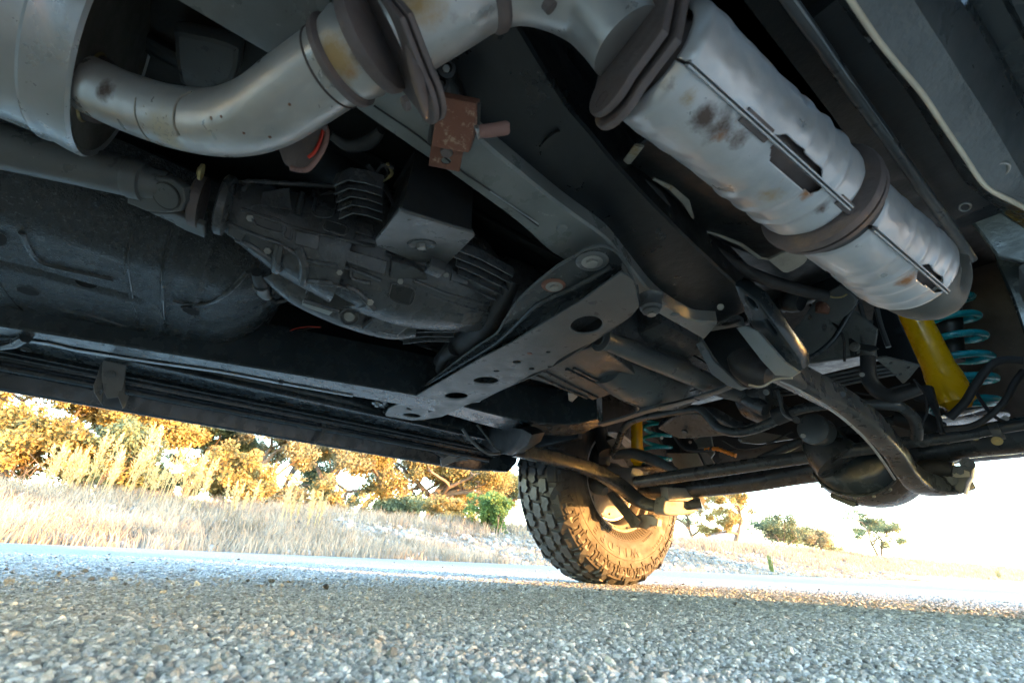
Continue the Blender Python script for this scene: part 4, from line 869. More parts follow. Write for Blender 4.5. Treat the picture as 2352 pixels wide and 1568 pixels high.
# brake and fuel lines with clips along the rails
bl = part('brake_lines')
for dx, z in ((0, .612), (9, .606)):
    wtube('brake_line', [P(x + dx, y - dx * .4, Z=z) for x, y in ((1090, 190), (1200, 290), (1330, 400), (1440, 500), (1560, 600), (1660, 690))], .0026, M['chassis'], bl, 8, 5)
for x, y in ((1165, 256), (1335, 402), (1500, 548)): box('line_clip', P(x + 4, y, Z=.607), (.022, .012, .008), M['dark'], bl, .002)
for pts, z in ((((-20, 808), (300, 868), (700, 940), (1000, 985)), .56), (((620, 745), (700, 800), (820, 850), (960, 880)), .66), (((640, 800), (760, 845), (900, 845), (1000, 815)), .68)):
    wtube('fuel_line', [P(x, y, Z=z) for x, y in pts], .0035, M['shiny'], bl, 8, 5)
# ---- crossmember
cm = part('crossmember', 'diagonal pressed steel crossmember with oval holes')
low = [(885, 950), (892, 938)] + T(5, [(560, 1215), (1000, 960), (1200, 860), (1480, 690), (1700, 560), (1850, 450), (1960, 372), (2010, 395), (2050, 430), (2085, 600), (2000, 690), (1830, 800), (1760, 850), (1600, 930), (1530, 975), (1490, 1020), (1370, 1060), (1200, 1150), (1080, 1210), (1000, 1250), (930, 1265), (800, 1330), (740, 1355), (620, 1375), (540, 1380), (360, 1350)])
H5 = [(1727, 727, 110, 60, -8), (1043, 1107, 84, 24, 0), (840, 1212, 78, 22, 0), (538, 1345, 60, 13, 6), (1253, 983, 28, 11, 0), (1467, 915, 14, 6, 0), (1478, 1013, 22, 8, 0), (1354, 1028, 18, 7, 0), (1114, 1043, 19, 7, 0), (662, 1288, 23, 8, 0), (660, 1318, 14, 4, 0), (520, 1302, 20, 5, 20)]
holes = [T(5, ell(*h, 20 if h[2] > 40 else 12)) for h in H5]
pplate('main_channel', low, .004, M['chassis'], cm, holes=holes, Z=.50, bev=.0015)
lip = lambda: None
for h in H5[:4]:
    loop = [P(x, y, Z=.5015) for x, y in T(5, ell(h[0], h[1], h[2] + 6, h[3] + 4, h[4], 28))]; loop.append(loop[0].copy())
    wtube('hole_rim', loop, .0022, M['chassis'], cm, 8, 1, cap=False)
c0 = P(*T(5, [(1340, 925)])[0], Z=.4995); lathe('rust_spot', c0, (0, 0, 1), [(0, .0065), (.002, .0065)], M['rustbracket'], cm, 16, sx=1, sy=.8)
# rear edge return wall of the channel and front edge
def wall(name, pts, z0, h, th, mt, parent):
    a = [P(x, y, Z=z0) for x, y in pts]; q = catmull([tuple(v) for v in a], 4)
    return sweep(name, [Vector(v) + VZ * (h / 2) for v in q], rrect(.4, 1), [(th / 2, h / 2)] * len(q), mt, parent, up=VZ)
wall('front_wall', T(5, [(620, 1375), (930, 1265), (1200, 1150), (1490, 1020), (1760, 850), (2000, 690), (2085, 600)]), .5, .045, .004, M['chassis'], cm)
# upper flange, stepped up towards the rear
flg = T(5, [(290, 1225), (360, 1180), (440, 1182), (560, 1185), (640, 1130), (800, 1010), (960, 890), (1110, 790), (1180, 680), (1230, 610), (1290, 530), (1400, 440), (1500, 350), (1640, 265), (1720, 215), (1830, 190), (1920, 225), (1975, 290), (1960, 372), (1850, 445), (1700, 545), (1500, 640), (1400, 720), (1200, 850), (1000, 950), (820, 1060), (560, 1212), (420, 1260), (340, 1300), (280, 1290)])
pplate('upper_flange', flg, .004, M['gloss'], cm, Z=.528, bev=.0015)
# pressed swage between flange and channel (inclined web)
A = T(5, [(330, 1320), (560, 1215), (820, 1060), (1000, 950), (1200, 850), (1400, 690), (1560, 590), (1750, 480), (1960, 345)])
B = T(5, [(355, 1340), (640, 1195), (880, 1055), (1060, 960), (1260, 850), (1500, 700), (1680, 590), (1850, 480), (1990, 395)])
a_ = [P(x, y, Z=.529) for x, y in A]; b_ = [P(x, y, Z=.501) for x, y in B]; n_ = len(a_)
def strip(name, a_, b_, th, mt, parent, k=4):
    q = catmull([tuple(u) + tuple(v) for u, v in zip(a_, b_)], k); vs = []
    for r_ in q:
        u, v = Vector(r_[:3]), Vector(r_[3:]); nn = VZ * th; vs += [u, v, v + nn, u + nn]
    n_ = len(q); fs = [(i * 4 + j, i * 4 + (j + 1) % 4, (i + 1) * 4 + (j + 1) % 4, (i + 1) * 4 + j) for i in range(n_ - 1) for j in range(4)] + [(0, 1, 2, 3), tuple(range(n_ * 4 - 4, n_ * 4))]
    return mesh(name, vs, fs, mt, parent, True)
strip('web', a_, b_, .004, M['gloss'], cm)
wtube('swage', [P(*q, Z=.5275) for q in T(5, [(600, 1160), (820, 1035), (1080, 880), (1180, 800), (1280, 700), (1400, 590), (1560, 510), (1750, 420), (1900, 330)])], .006, M['gloss'], cm, 10, 5)
wtube('edge_lip', [P(*q, Z=.529) for q in T(5, [(560, 1185), (640, 1130), (960, 890), (1110, 790), (1180, 680), (1290, 530), (1500, 350), (1640, 265), (1720, 215), (1830, 190), (1920, 225), (1980, 300), (2040, 420), (2075, 560)])], .0028, M['chassis'], cm, 8, 5)
bolt(P(1360, 600, Z=.5265), -VZ, .0105, M['boltsteel'], cm); lathe('washer_seat', P(1360, 600, Z=.5275), -VZ, [(0, .027), (.002, .025), (.003, .021)], M['chassis'], cm, 28)
bolt(P(1273, 657, Z=.5265), -VZ, .009, M['boltsteel'], cm); lathe('washer_seat', P(1271, 655, Z=.5275), -VZ, [(0, .022), (.002, .020), (.0025, .018)], M['rustbracket'], cm, 28)
for x, y in ((887, 911), (866, 927)): bolt(P(x, y, Z=.525), -VZ, .0075, M['bare'], cm, True, .010); lathe('washer_seat', P(x, y, Z=.5262), -VZ, [(0, .018), (.002, .017), (.0025, .015)], M['bare'], cm, 24)
pplate('tab', T(5, [(920, 1250), (990, 1215), (1020, 1235), (1000, 1255), (940, 1262)]), .003, M['bare'], cm, Z=.505, holes=[T(5, ell(975, 1245, 16, 6, 0, 12))])
# rubber mount under the rail beside it
c0 = P(1494, 697, Z=.535); lathe('rail_bushing', c0 - VZ * .022, (0, 0, 1), [(0, .010), (.004, .0165), (.008, .0165), (.012, .021), (.03, .022), (.036, .026)], M['chassis'], cm, 28); bolt(c0 - VZ * .020, -VZ, .009, M['boltsteel'], cm, False)
# gearbox mount lump behind the crossmember
ptube('gearbox_mount', [(1010, 830, 16), (1060, 790, 30), (1110, 750, 36), (1150, 690, 26), (1185, 640, 14)], M['rubber'], truck, 16, 5, Z=.58)
ptube('gearbox_mount', [(1010, 850, 10), (1020, 820, 14), (1045, 800, 18)], M['rubber'], truck, 12, 4, Z=.56)
# gearbox sump with ribs, bell housing
sp_ = part('gearbox_sump', 'flat ribbed grey sump ahead of the crossmember')
pplate('sump_plate', T(5, [(1300, 1085), (1390, 1040), (1560, 970), (1680, 905), (1820, 860), (2110, 1110), (1990, 1180), (1860, 1215), (1770, 1245), (1700, 1215), (1560, 1165)]), .05, M['chassis'], sp_, Z=.56, bev=.006)
for a_, b_ in (((1380, 1070), (1730, 1225)), ((1440, 1045), (1800, 1225)), ((1590, 1030), (1900, 1170)), ((1640, 1025), (1860, 1130))):
    sweep('sump_rib', [P(*T(5, [a_])[0], Z=.557), P(*T(5, [((a_[0] + b_[0]) / 2, (a_[1] + b_[1]) / 2 + 6)])[0], Z=.557), P(*T(5, [b_])[0], Z=.557)], rrect(.4, 2), [(.004, .004)] * 3, M['cast'], sp_, up=VZ)
pplate('sump_tab', T(5, [(1600, 1195), (1640, 1200), (1665, 1220), (1630, 1255), (1605, 1245)]), .006, M['bare'], sp_, Z=.555)
ptube('bell_housing', [(1390, 820, 62), (1460, 850, 78), (1520, 870, 74), (1560, 890, 50)], M['chassis'], truck, 28, 5, Z=.62)
# front driveshaft
fd = part('front_driveshaft', 'front driveshaft running forward to the axle')
ptube('shaft_tube', [(1385, 778, 21), (1450, 805, 24), (1560, 850, 24), (1650, 888, 22), (1700, 905, 19)], M['chassis'], fd, 20, 4, Z=.55)
c0 = P(1383, 780, Z=.55); ax = (P(1385, 778, Z=.55) - P(1560, 850, Z=.55)).normalized()
lathe('shaft_flange', c0, ax, [(-.012, .022), (-.008, .030), (.006, .030), (.008, .026), (.010, .018), (.012, .017)], M['chassis'], fd, 24)
ptube('shaft_splines', [(1690, 900, 17), (1730, 925, 18), (1760, 940, 17)], M['cast'], fd, 16, 3, Y=1.30)
# thin engine brace frame under the bell housing
br = part('engine_brace')
for pts in ([(1478, 940), (1430, 885), (1410, 870)], [(1478, 940), (1560, 925), (1650, 898), (1680, 885)], [(1380, 975), (1430, 962), (1480, 945), (1600, 915)]):
    W = [P(x, y, Y=1.12) for x, y in pts]; sweep('brace_strip', W, rrect(.3, 1), [(.014, .004)] * len(W), M['chassis'], br, up=VZ)
lathe('brace_bolt', P(1487, 925, Y=1.1), (0, -.5, -1), [(0, .008), (.006, .007)], M['boltsteel'], br, 10)

# ------------------------------------------------------------------ exhaust
mf = part('muffler', 'large steel muffler cut by the left edge of the picture')
mc = Vector((.16, -.21, .67)); mr = .140
lathe('muffler_body', mc, (0, -1, 0), [(.004, mr * .965), (.0, mr), (-.004, mr + .003), (.0, mr + .006), (.010, mr + .005), (.030, mr + .001), (.034, mr + .003), (.040, mr + .003), (.044, mr - .001), (.30, mr - .002), (.33, mr)], M['muffler'], mf, 64)
lathe('end_cap', mc, (0, -1, 0), [(-.002, mr * .97), (.010, mr * .95), (.014, mr * .88), (.015, .05), (.014, .001)], M['endplate'], mf, 48)
pc0 = P(208, 200, Y=-.21)
ex = part('exhaust_pipe', 'bent grey steel exhaust pipe between muffler and flange')
path = [(pc0 + Vector((-.01, -.03, .01))), P(240, 212, dep=.545), P(300, 238, dep=.54), P(400, 270, dep=.525), P(510, 283, dep=.50), P(600, 262, dep=.475), P(680, 212, dep=.455), P(760, 158, dep=.44), P(810, 128, dep=.43)]
bp1 = wtube('bent_pipe', path, [.034, .034, .034, .0345, .035, .036, .037, .037, .037], M['steelpipe'], ex, 36, 8)
axm = (path[2] - path[1]).normalized()
lathe('inlet_collar', pc0 + VY * .004 , VY, [(-.016, .040), (0, .0415), (.008, .041), (.014, .038), (.018, .035)], M['weld'], mf, 40)
lathe('inlet_bead', pc0 - VY * .004, VY, [(-.012, .046), (.004, .0475), (.008, .043)], M['brass'], mf, 40)
def seam(i, f, r, w_, mt, nm='pipe_seam'):
    a, b_ = path[i], path[i + 1]; lathe(nm, a.lerp(b_, f), (b_ - a), [(-w_, r - .0003), (0, r + .0006), (w_, r - .0003)], M[mt], ex, 36)
seam(7, .05, .0375, .0012, 'weld')
pp_ = catmull([tuple(v) for v in path], 8); pb_ = bvh([bp1])
for pts, r in ((((312, 225), (310, 260), (325, 300), (355, 335)), .0010), (((440, 212), (415, 225), (402, 250), (400, 285), (412, 310)), .0016)):
    surf_web('scuff_line', pts, r, M['torn'], ex, pb_, 6, 6)
for x, y, r in ((485, 272, .0022), (508, 268, .0018), (620, 315, .002), (560, 306, .0016), (665, 240, .0018), (635, 345, .0016)):
    h_ = hit(pb_, x, y)
    if h_: lathe('rust_fleck', h_[0], h_[1], [(-.001, r), (.0004, r * .8)], M['rustbracket'], ex, 8)
axm = (path[2] - path[1]).normalized()
lathe('inlet_collar', pc0 + VY * .004 , VY, [(-.016, .040), (0, .0415), (.008, .041), (.014, .038), (.018, .035)], M['weld'], mf, 40)
lathe('inlet_bead', pc0 - VY * .004, VY, [(-.012, .046), (.004, .0475), (.008, .043)], M['brass'], mf, 40)
def seam(i, f, r, w_, mt, nm='pipe_seam'):
    a, b_ = path[i], path[i + 1]; lathe(nm, a.lerp(b_, f), (b_ - a), [(-w_, r - .0003), (0, r + .0006), (w_, r - .0003)], M[mt], ex, 36)
seam(7, .05, .0375, .0012, 'weld')
pp_ = catmull([tuple(v) for v in path], 8); pb_ = bvh([bp1])
for pts, r in ((((312, 225), (310, 260), (325, 300), (355, 335)), .0010), (((440, 212), (415, 225), (402, 250), (400, 285), (412, 310)), .0016)):
    surf_web('scuff_line', pts, r, M['torn'], ex, pb_, 6, 6)
for x, y, r in ((485, 272, .0022), (508, 268, .0018), (620, 315, .002), (560, 306, .0016), (665, 240, .0018), (635, 345, .0016)):
    h_ = hit(pb_, x, y)
    if h_: lathe('rust_fleck', h_[0], h_[1], [(-.001, r), (.0004, r * .8)], M['rustbracket'], ex, 8)
for x, y in [(random.gauss(372, 22), random.gauss(300, 22)) for _ in range(46)]:
    h_ = hit(pb_, x, y)
    if h_: lathe('scuff_fleck', h_[0], h_[1], [(-.001, .0016), (.0003, .0012)], M['torn'], ex, 6, sx=random.uniform(.5, 1.6))
ax = (path[8] - path[6]).normalized()
p8 = path[8]
jt = part('exhaust_joint', 'welded two bolt flange joint in the exhaust')
lathe('bead', p8 - ax * .012, ax, [(-.006, .036), (-.003, .0415), (.003, .0425), (.007, .037)], M['weld'], jt, 36)
lathe('cone', p8 - ax * .006, ax, [(0, .038), (.014, .041), (.022, .038), (.03, .036)], M['steelpipe'], jt, 36)
lathe('bead', p8 + ax * .022, ax, [(-.005, .037), (-.002, .0445), (.004, .046), (.009, .0445), (.013, .036)], M['weld'], jt, 36)
pe = P(925, 75, dep=.415)
def stadium(hl, hw, n=12):
    o = []
    for i in range(n + 1): a = -math.pi / 2 + math.pi * i / n; o.append((hl - hw * .62 + hw * .62 * math.cos(a), hw * .62 * math.sin(a) ))
    o.append((0, hw))
    for i in range(n + 1): a = math.pi / 2 + math.pi * i / n; o.append((-hl + hw * .62 + hw * .62 * math.cos(a), hw * .62 * math.sin(a)))
    o.append((0, -hw)); return o
def flange_plate(name, c, n, long_dir, hl, hw, th, mt, parent):
    n = Vector(n).normalized(); s = (Vector(long_dir) - n * Vector(long_dir).dot(n)).normalized(); u = n.cross(s)
    return plate_w(name, c, n, stadium(hl, hw), [], th, M[mt], parent, .002, (s, u, n))
dn = (P(965, 250, dep=.40) - P(915, 60, dep=.40)).normalized()
ax2 = (P(1010, 25, dep=.42) - P(925, 75, dep=.42)).normalized()
cfl = P(905, 95, dep=.415)
for off in (0, .0075): flange_plate('flange_plate', cfl + ax2 * off + dn * .012, ax2 * .85 + FWD * .25, dn, .068, .043, .006, 'weld', jt)
for sg in (.052,): bolt(cfl + dn * (sg + .005) - ax2 * .002, -(ax2 * .85 + FWD * .25), .007, M['weld'], jt, False)
ptube('tongue', [(938, 75, 16), (950, 130, 18), (962, 190, 16), (975, 245, 10), (980, 275, 4)], M['weld'], jt, 14, 5, dep=.395)
pth2 = [P(905, 90, dep=.425), P(965, 58, dep=.425), P(1040, 12, dep=.425), P(1110, -28, dep=.43), P(1190, -48, dep=.43), P(1270, -36, dep=.43), P(1350, 0, dep=.43), P(1400, 48, dep=.425), P(1440, 100, dep=.42)]
ex2 = part('exhaust_crossover', 'grey steel exhaust bend at the top of the picture')
wtube('bent_pipe', pth2, [.038, .037, .037, .037, .037, .037, .037, .036, .035], M['steelpipe'], ex2, 36, 8)
a = pth2[3]; lathe('bead', a + (pth2[4] - pth2[2]).normalized() * .006, pth2[4] - pth2[2], [(-.008, .037), (-.003, .0405), (.004, .0405), (.009, .037)], M['weld'], ex2, 36)
# catalytic converters
A0 = P(1500, 130, dep=.420); A1 = P(1868, 448, dep=.535); ca = (A1 - A0).normalized(); LA = (A1 - A0).length
cat_ = part('catalytic_converter', 'bright silver shielded catalytic converter pair')
cf = P(1452, 108, dep=.415)
ld = (P(1372, 190, dep=.42) - P(1560, 10, dep=.42)).normalized()
for off, hl, hw in ((-.004, .066, .050), (.008, .072, .054)):
    flange_plate('flange_plate', cf + ca * off, ca, ld, hl, hw, .008, 'weld', cat_)
bolt(cf + ca * .016 - ld * -.056, ca, .008, M['weld'], cat_, False); bolt(cf + ca * .016 - ld * .058, ca, .008, M['weld'], cat_, False)
lathe('bolt_stud', cf - ld * .05 - ca * .012, ca, [(0, .009), (.01, .010), (.012, .006)], M['weld'], cat_, 16)
def shell(name, p0, ax, prof, a0, a1, mt, parent, n=40, hole=None, th=.0015):
    """half shell between two angles; hole=(t0,t1,edge,w) leaves an opening beside one edge"""
    b_ = (CAM - (p0 + ax * .1)); v = (b_ - ax * b_.dot(ax)).normalized(); u = ax.cross(v).normalized(); vs = []; fs = []; r0_ = a1 * .01
    for t, r in prof:
        for i in range(n + 1):
            h = R(a0 + (a1 - a0) * i / n); rq = r + .0011 * noise.noise(Vector((t * 22, h * 1.6, r0_))) + 0.0005 * noise.noise(Vector((t * 70, h * 5, 4))); vs.append(p0 + ax * t + v * (math.cos(h) * rq) + u * (math.sin(h) * rq))
    for j in range(len(prof) - 1):
        for i in range(n):
            if hole:
                tm = (prof[j][0] + prof[j + 1][0]) / 2; am = abs(a0 + (a1 - a0) * (i + .5) / n - hole[2])
                uu = (tm - hole[0]) / (hole[1] - hole[0])
                if 0 < uu < 1 and am < hole[3] * min(1, .35 + uu * 5, .45 + (1 - uu) * 7) * (1 - .12 * uu): continue
            fs.append((j * (n + 1) + i, j * (n + 1) + i + 1, (j + 1) * (n + 1) + i + 1, (j + 1) * (n + 1) + i))
    o = mesh(name, vs, fs, mt, parent, True, recalc=False); md = o.modifiers.new('thickness', 'SOLIDIFY'); md.thickness = th; md.offset = 0
    return o
def cprof(L_, r0, beads, r1=None):
    o = []; n = 200
    for i in range(n + 1):
        t = L_ * i / n; r = r0 + ((r1 or r0) - r0) * i / n; e = min(t, L_ - t)
        r *= 1 - .22 * max(0, 1 - e / .012) ** 2
        for bt, bw, bh in beads: r += bh * math.exp(-((t - bt) / bw) ** 2)
        r += .0010 * noise.noise(Vector((t * 40, r0 * 100, 0)))
        o.append((t, r))
    return o
RA = .056
pr = cprof(LA, RA, [(LA * .60, .006, .002), (LA * .72, .005, .0022), (LA * .84, .005, .0025), (.03, .008, .001)])
SE = -12        # seam angle from the direction of the camera
shell('shield_half', A0, ca, pr, SE + 1.5, SE + 178.5, M['shield'], cat_, 110, (LA * .48, LA * .80, SE, 15))
shell('shield_half', A0, ca, pr, SE - 1.5, SE - 178.5, M['shield'], cat_, 110, (LA * .46, LA * .76, SE, 11))
lathe('converter_core', A0, ca, [(0, RA * .6), (.02, RA * .88), (LA - .02, RA * .88), (LA, RA * .7)], M['weld'], cat_, 48)
def seam_strip(p0, ax, t0, t1, r, ang, w_, h, mt, parent, name='seam_lip'):
    b_ = (CAM - (p0 + ax * .1)); v = (b_ - ax * b_.dot(ax)).normalized(); u = ax.cross(v).normalized()
    d = v * math.cos(R(ang)) + u * math.sin(R(ang)); pts = [p0 + ax * (t0 + (t1 - t0) * i / 8) + d * (r + h / 2) for i in range(9)]
    sweep(name, pts, rrect(.3, 1), [(w_ / 2, h / 2)] * 9, mt, parent, up=d)
for da in (-1.6, 1.6): seam_strip(A0, ca, .004, LA * .97, RA, SE + da, .0018, .007, M['shield'], cat_)
seam_strip(A0, ca, .004, LA * .99, RA - .002, SE, .0022, .006, M['dark'], cat_, 'seam_gap')
seam_strip(A0, ca, LA * .30, LA * .44, RA - .001, SE, .013, .004, M['weld'], cat_, 'bracket_weld')
seam_strip(A0, ca, LA * .90, LA * 1.02, RA - .003, SE, .011, .006, M['weld'], cat_, 'bracket_weld')
# flange ring between the two bodies
lathe('ring_flange', A1, ca, [(-.004, .050), (.003, .066), (.006, .0675), (.012, .0675), (.014, .050)], M['weld'], cat_, 56)
lathe('ring_flange', A1 + ca * .018, ca, [(-.002, .050), (0, .0655), (.006, .0655), (.008, .05)], M['weld'], cat_, 56)
lathe('dark_neck', A1 + ca * .024, ca, [(0, .054), (.02, .054)], M['dark'], cat_, 40)
B0 = A1 + ca * .036; B1 = P(2085, 628, dep=.655); cb = (B1 - B0).normalized(); LB = (B1 - B0).length
prb = cprof(LB, .055, [(LB * .35, .006, .001), (LB * .52, .006, .0022), (LB * .66, .006, .0025), (LB * .80, .006, .0025), (LB * .92, .006, .002)], .058)
shell('shield_half', B0, cb, prb, SE + 1.5, SE + 178.5, M['shield'], cat_, 110, (LB * .60, LB * .92, SE, 11))
shell('shield_half', B0, cb, prb, SE - 1.5, SE - 178.5, M['shield'], cat_, 110, (LB * .58, LB * .88, SE, 9))
lathe('converter_core', B0, cb, [(0, .03), (.02, .049), (LB - .02, .050), (LB, .04)], M['weld'], cat_, 40)
for da in (-1.8, 1.8): seam_strip(B0, cb, .004, LB * .97, .056, SE + da, .0018, .006, M['shield'], cat_)
seam_strip(B0, cb, 0, LB, .0545, SE, .0025, .005, M['dark'], cat_, 'seam_gap')
ptube('outlet_cone', [(2075, 615, 84), (2110, 652, 80), (2135, 668, 70), (2150, 660, 58), (2165, 630, 50), (2170, 590, 40)], M['endplate'], cat_, 28, 4, dep=.68)
# wide shield panel behind the converter
hs = part('heat_shield_panel', 'dark heat shield with torn pale edge')
pplate('panel', [(1436, 372), (1468, 332), (1500, 318), (1560, 370), (1700, 470), (1850, 575), (1842, 600), (1806, 626), (1760, 600), (1690, 572), (1620, 545), (1580, 490), (1500, 415)], .012, M['underbody'], hs, n=Vector((.45, -.1, 1)), p=P(1640, 480, Z=.64), bev=.004, smooth=3)
W = [P(x, y, n=Vector((.45, -.1, 1)), p=P(1640, 480, Z=.637)) for x, y in ((1468, 334), (1452, 356), (1438, 374))]
sweep('torn_edge', W, rrect(.4, 1), [(.007, .002)] * 3, M['torn'], hs, up=VZ)
W = [P(x, y, n=Vector((.45, -.1, 1)), p=P(1640, 480, Z=.637)) for x, y in ((1500, 410), (1540, 430), (1575, 462), (1592, 500))]
sweep('torn_edge', W, rrect(.4, 1), [(.002, .002), (.004, .002), (.006, .002), (.002, .002)], M['torn'], hs, up=VZ)
W = [P(x, y, n=Vector((.45, -.1, 1)), p=P(1640, 480, Z=.637)) for x, y in ((1600, 525), (1650, 540), (1700, 560), (1745, 592), (1785, 598))]
sweep('torn_edge', W, rrect(.4, 1), [(.001, .002), (.003, .002), (.004, .002), (.003, .002), (.001, .002)], M['torn'], hs, up=VZ)
pplate('torn_corner', [(1765, 598), (1810, 578), (1852, 585), (1848, 605), (1808, 627), (1785, 615)], .006, M['torn'], hs, Z=.62, smooth=3)
# cables
ptube('corrugated_loom', [(1425, 398, 7), (1470, 410, 8), (1510, 440, 8), (1535, 480, 8), (1545, 520, 7)], M['rubber'], truck, 12, 6, Z=.64)
ptube('hose', [(1580, 535, 9), (1650, 580, 13), (1720, 625, 14), (1800, 655, 14), (1895, 680, 13)], M['rubber'], truck, 16, 6, Z=.66)
wtube('orange_wire', [P(x, y, Z=.67) for x, y in ((1900, 678), (1915, 683), (1933, 682), (1945, 676))], .0022, M['brass'], truck, 8, 4)

# rusty hanger bracket, rod, rear hanger
hg = part('exhaust_hanger', 'rust brown hanger bracket on the frame rail')
pplate('hanger_face', T(2, [(718, 655), (975, 705), (965, 860), (920, 1042), (668, 1000), (690, 840)]), .022, M['rustbracket'], hg, n=Vector((.25, -.35, -1)), p=P(1030, 300, Z=.535), bev=.002)
pplate('hanger_foot', T(2, [(668, 985), (900, 1030), (885, 1040), (860, 1172), (650, 1130)]), .003, M['rustbracket'], hg, n=Vector((.25, -.35, -1)), p=P(1025, 360, Z=.545), bev=.001, holes=[T(2, ell(770, 1095, 34, 23, 5, 16))])
pplate('hanger_side', T(2, [(975, 705), (1008, 712), (1000, 850), (935, 1030), (920, 1035), (960, 860)]), .004, M['dark'], hg, Z=.548)
pplate('hanger_side', T(2, [(700, 650), (720, 655), (690, 840), (670, 990), (640, 975), (665, 800)]), .004, M['dark'], hg, Z=.548)
bolt(P(*T(2, [(775, 1025)])[0], Z=.535), -VZ, .008, M['weld'], hg, False)
ptube('hanger_rod', T(2, [(1000, 895, 14), (1040, 892, 15), (1120, 882, 15), (1185, 870, 15), (1205, 868, 9)]), M['rod'], hg, 18, 2, dep=.47)
ptube('rod_end', T(2, [(975, 905, 16), (1005, 895, 15)]), M['boltsteel'], hg, 14, 1, dep=.475)
h2 = part('pipe_hanger', 'curled pipe hanger below the exhaust bend')
pplate('hanger_loop', [(640, 345), (700, 300), (745, 285), (750, 318), (738, 350), (712, 385), (690, 390), (655, 380)], .008, M['weld'], h2, n=Vector((.5, -.3, -.8)), p=P(700, 340, dep=.53), smooth=4, bev=.002)
wtube('hanger_edge', [P(x, y, dep=.525) for x, y in ((748, 290), (750, 318), (738, 350), (712, 385), (692, 391), (668, 386))], .003, M['rod'], h2, 10, 5)
wtube('hanger_edge', [P(x, y, dep=.523) for x, y in ((742, 300), (735, 325), (722, 350), (708, 362))], .002, M['redwire'], h2, 8, 5)
ptube('hose', [(760, 310, 10), (800, 335, 14), (850, 325, 16), (875, 300, 10)], M['rubber'], truck, 14, 5, Z=.62)
# top-left heat shield panels
hp = part('tunnel_shield')
pplate('panel', [(470, -5), (560, -40), (760, -40), (830, 60), (700, 145), (640, 140), (560, 80)], .008, M['chassis'], hp, Z=.73)
for a_, b_ in (((572, 28), (690, 112)), ((480, -2), (655, 132))): wtube('fold', [P(*a_, Z=.727), P((a_[0] + b_[0]) / 2, (a_[1] + b_[1]) / 2 - 3, Z=.727), P(*b_, Z=.727)], .0016, M['bare'], hp, 6, 3)
pplate('panel', [(395, 70), (490, 88), (545, 110), (550, 130), (535, 190), (470, 210), (410, 190)], .03, M['chassis'], hp, Z=.74, bev=.008, smooth=2)
ptube('bracket_lug', [(1255, 5, 16), (1268, 20, 16)], M['weld'], truck, 12, 2, dep=.4)

# ------------------------------------------------------------------ right sill, close overhead
rs = part('near_sill', 'near side sill with pale worn edge, close overhead')
def sillpt(x, z, y): return Vector((x, y, z))
edge = [P(x, y, Z=.50) for x, y in T(3, [(1050, -160), (1170, 0), (1340, 250), (1500, 450), (1660, 640), (1800, 850), (1930, 1040), (2050, 1220), (2120, 1290)])]
outer = [P(x, y, Z=.515) for x, y in T(3, [(1480, -200), (1600, 0), (1780, 280), (1930, 520), (2060, 720), (2180, 920), (2290, 1110), (2400, 1300), (2450, 1380)])]
inn = [P(x, y, Z=.535) for x, y in T(3, [(960, -160), (1080, 0), (1260, 255), (1420, 455), (1570, 645), (1700, 850), (1830, 1060), (1950, 1240), (2050, 1330)])]
strip('bottom_face', edge, outer, .004, M['silvertex'], rs)
wtube('worn_edge', [e - VZ * .0005 for e in edge] + [P(x, y, Z=.50) for x, y in T(3, [(2200, 1335), (2300, 1385), (2420, 1450)])], [.0024] * 9 + [.0028, .0028, .0028], M['cream'], rs, 12, 4)
strip('inner_wall', inn, [e + VZ * .002 for e in edge], .003, M['shiny'], rs)
tail = [P(x, y, Z=.50) for x, y in T(3, [(2120, 1290), (2200, 1340), (2300, 1390), (2420, 1450)])]; tail2 = [P(x, y, Z=.53) for x, y in T(3, [(2050, 1330), (2150, 1400), (2250, 1480), (2380, 1570)])]
strip('front_wall', tail2, tail, .003, M['shiny'], rs)
tin = [P(x, y, Z=.505) for x, y in T(3, [(2120, 1285), (2200, 1330), (2300, 1380), (2420, 1445)])]; tou = [P(x, y, Z=.51) for x, y in T(3, [(2450, 1380), (2470, 1390), (2480, 1400), (2500, 1440)])]
strip('bottom_face', tin, tou, .004, M['silvertex'], rs)
bands = [[(1600, 0), (1930, 520), (2290, 1110), (2450, 1380)], [(1920, 0), (2120, 330), (2380, 800), (2600, 1200)], [(1985, 0), (2180, 330), (2430, 790), (2650, 1200)], [(2200, 0), (2360, 300), (2560, 700), (2750, 1100)], [(2260, 0), (2400, 280), (2600, 680), (2800, 1080)], [(2600, 0), (2750, 300), (2900, 650), (3050, 1050)]]
zz = [.517, .55, .565, .56, .53, .52]
for i in range(5):
    a_ = [P(x, y, Z=zz[i]) for x, y in T(3, bands[i])]; b_ = [P(x, y, Z=zz[i + 1]) for x, y in T(3, bands[i + 1])]
    strip('outer_fold', a_, b_, .003, M['shiny' if i != 0 else 'chassis'], rs)
wtube('plug_ring', [P(x, y, Z=.511) for x, y in T(3, ell(2172, 1165, 88, 45, -28, 24))] + [P(*T(3, ell(2172, 1165, 88, 45, -28, 24))[0], Z=.511)], .0016, M['boltsteel'], rs, 8, 1)
wtube('plug_ring', [P(x, y, Z=.60) for x, y in T(3, ell(1950, 1408, 40, 26, -15, 20))] + [P(*T(3, ell(1950, 1408, 40, 26, -15, 20))[0], Z=.60)], .0016, M['boltsteel'], truck, 8, 1)
q = T(3, [(1290, 265)])[0]; pplate('tab', T(3, [(1265, 255), (1320, 262), (1330, 275), (1295, 300)]), .003, M['chassis'], rs, Z=.52)
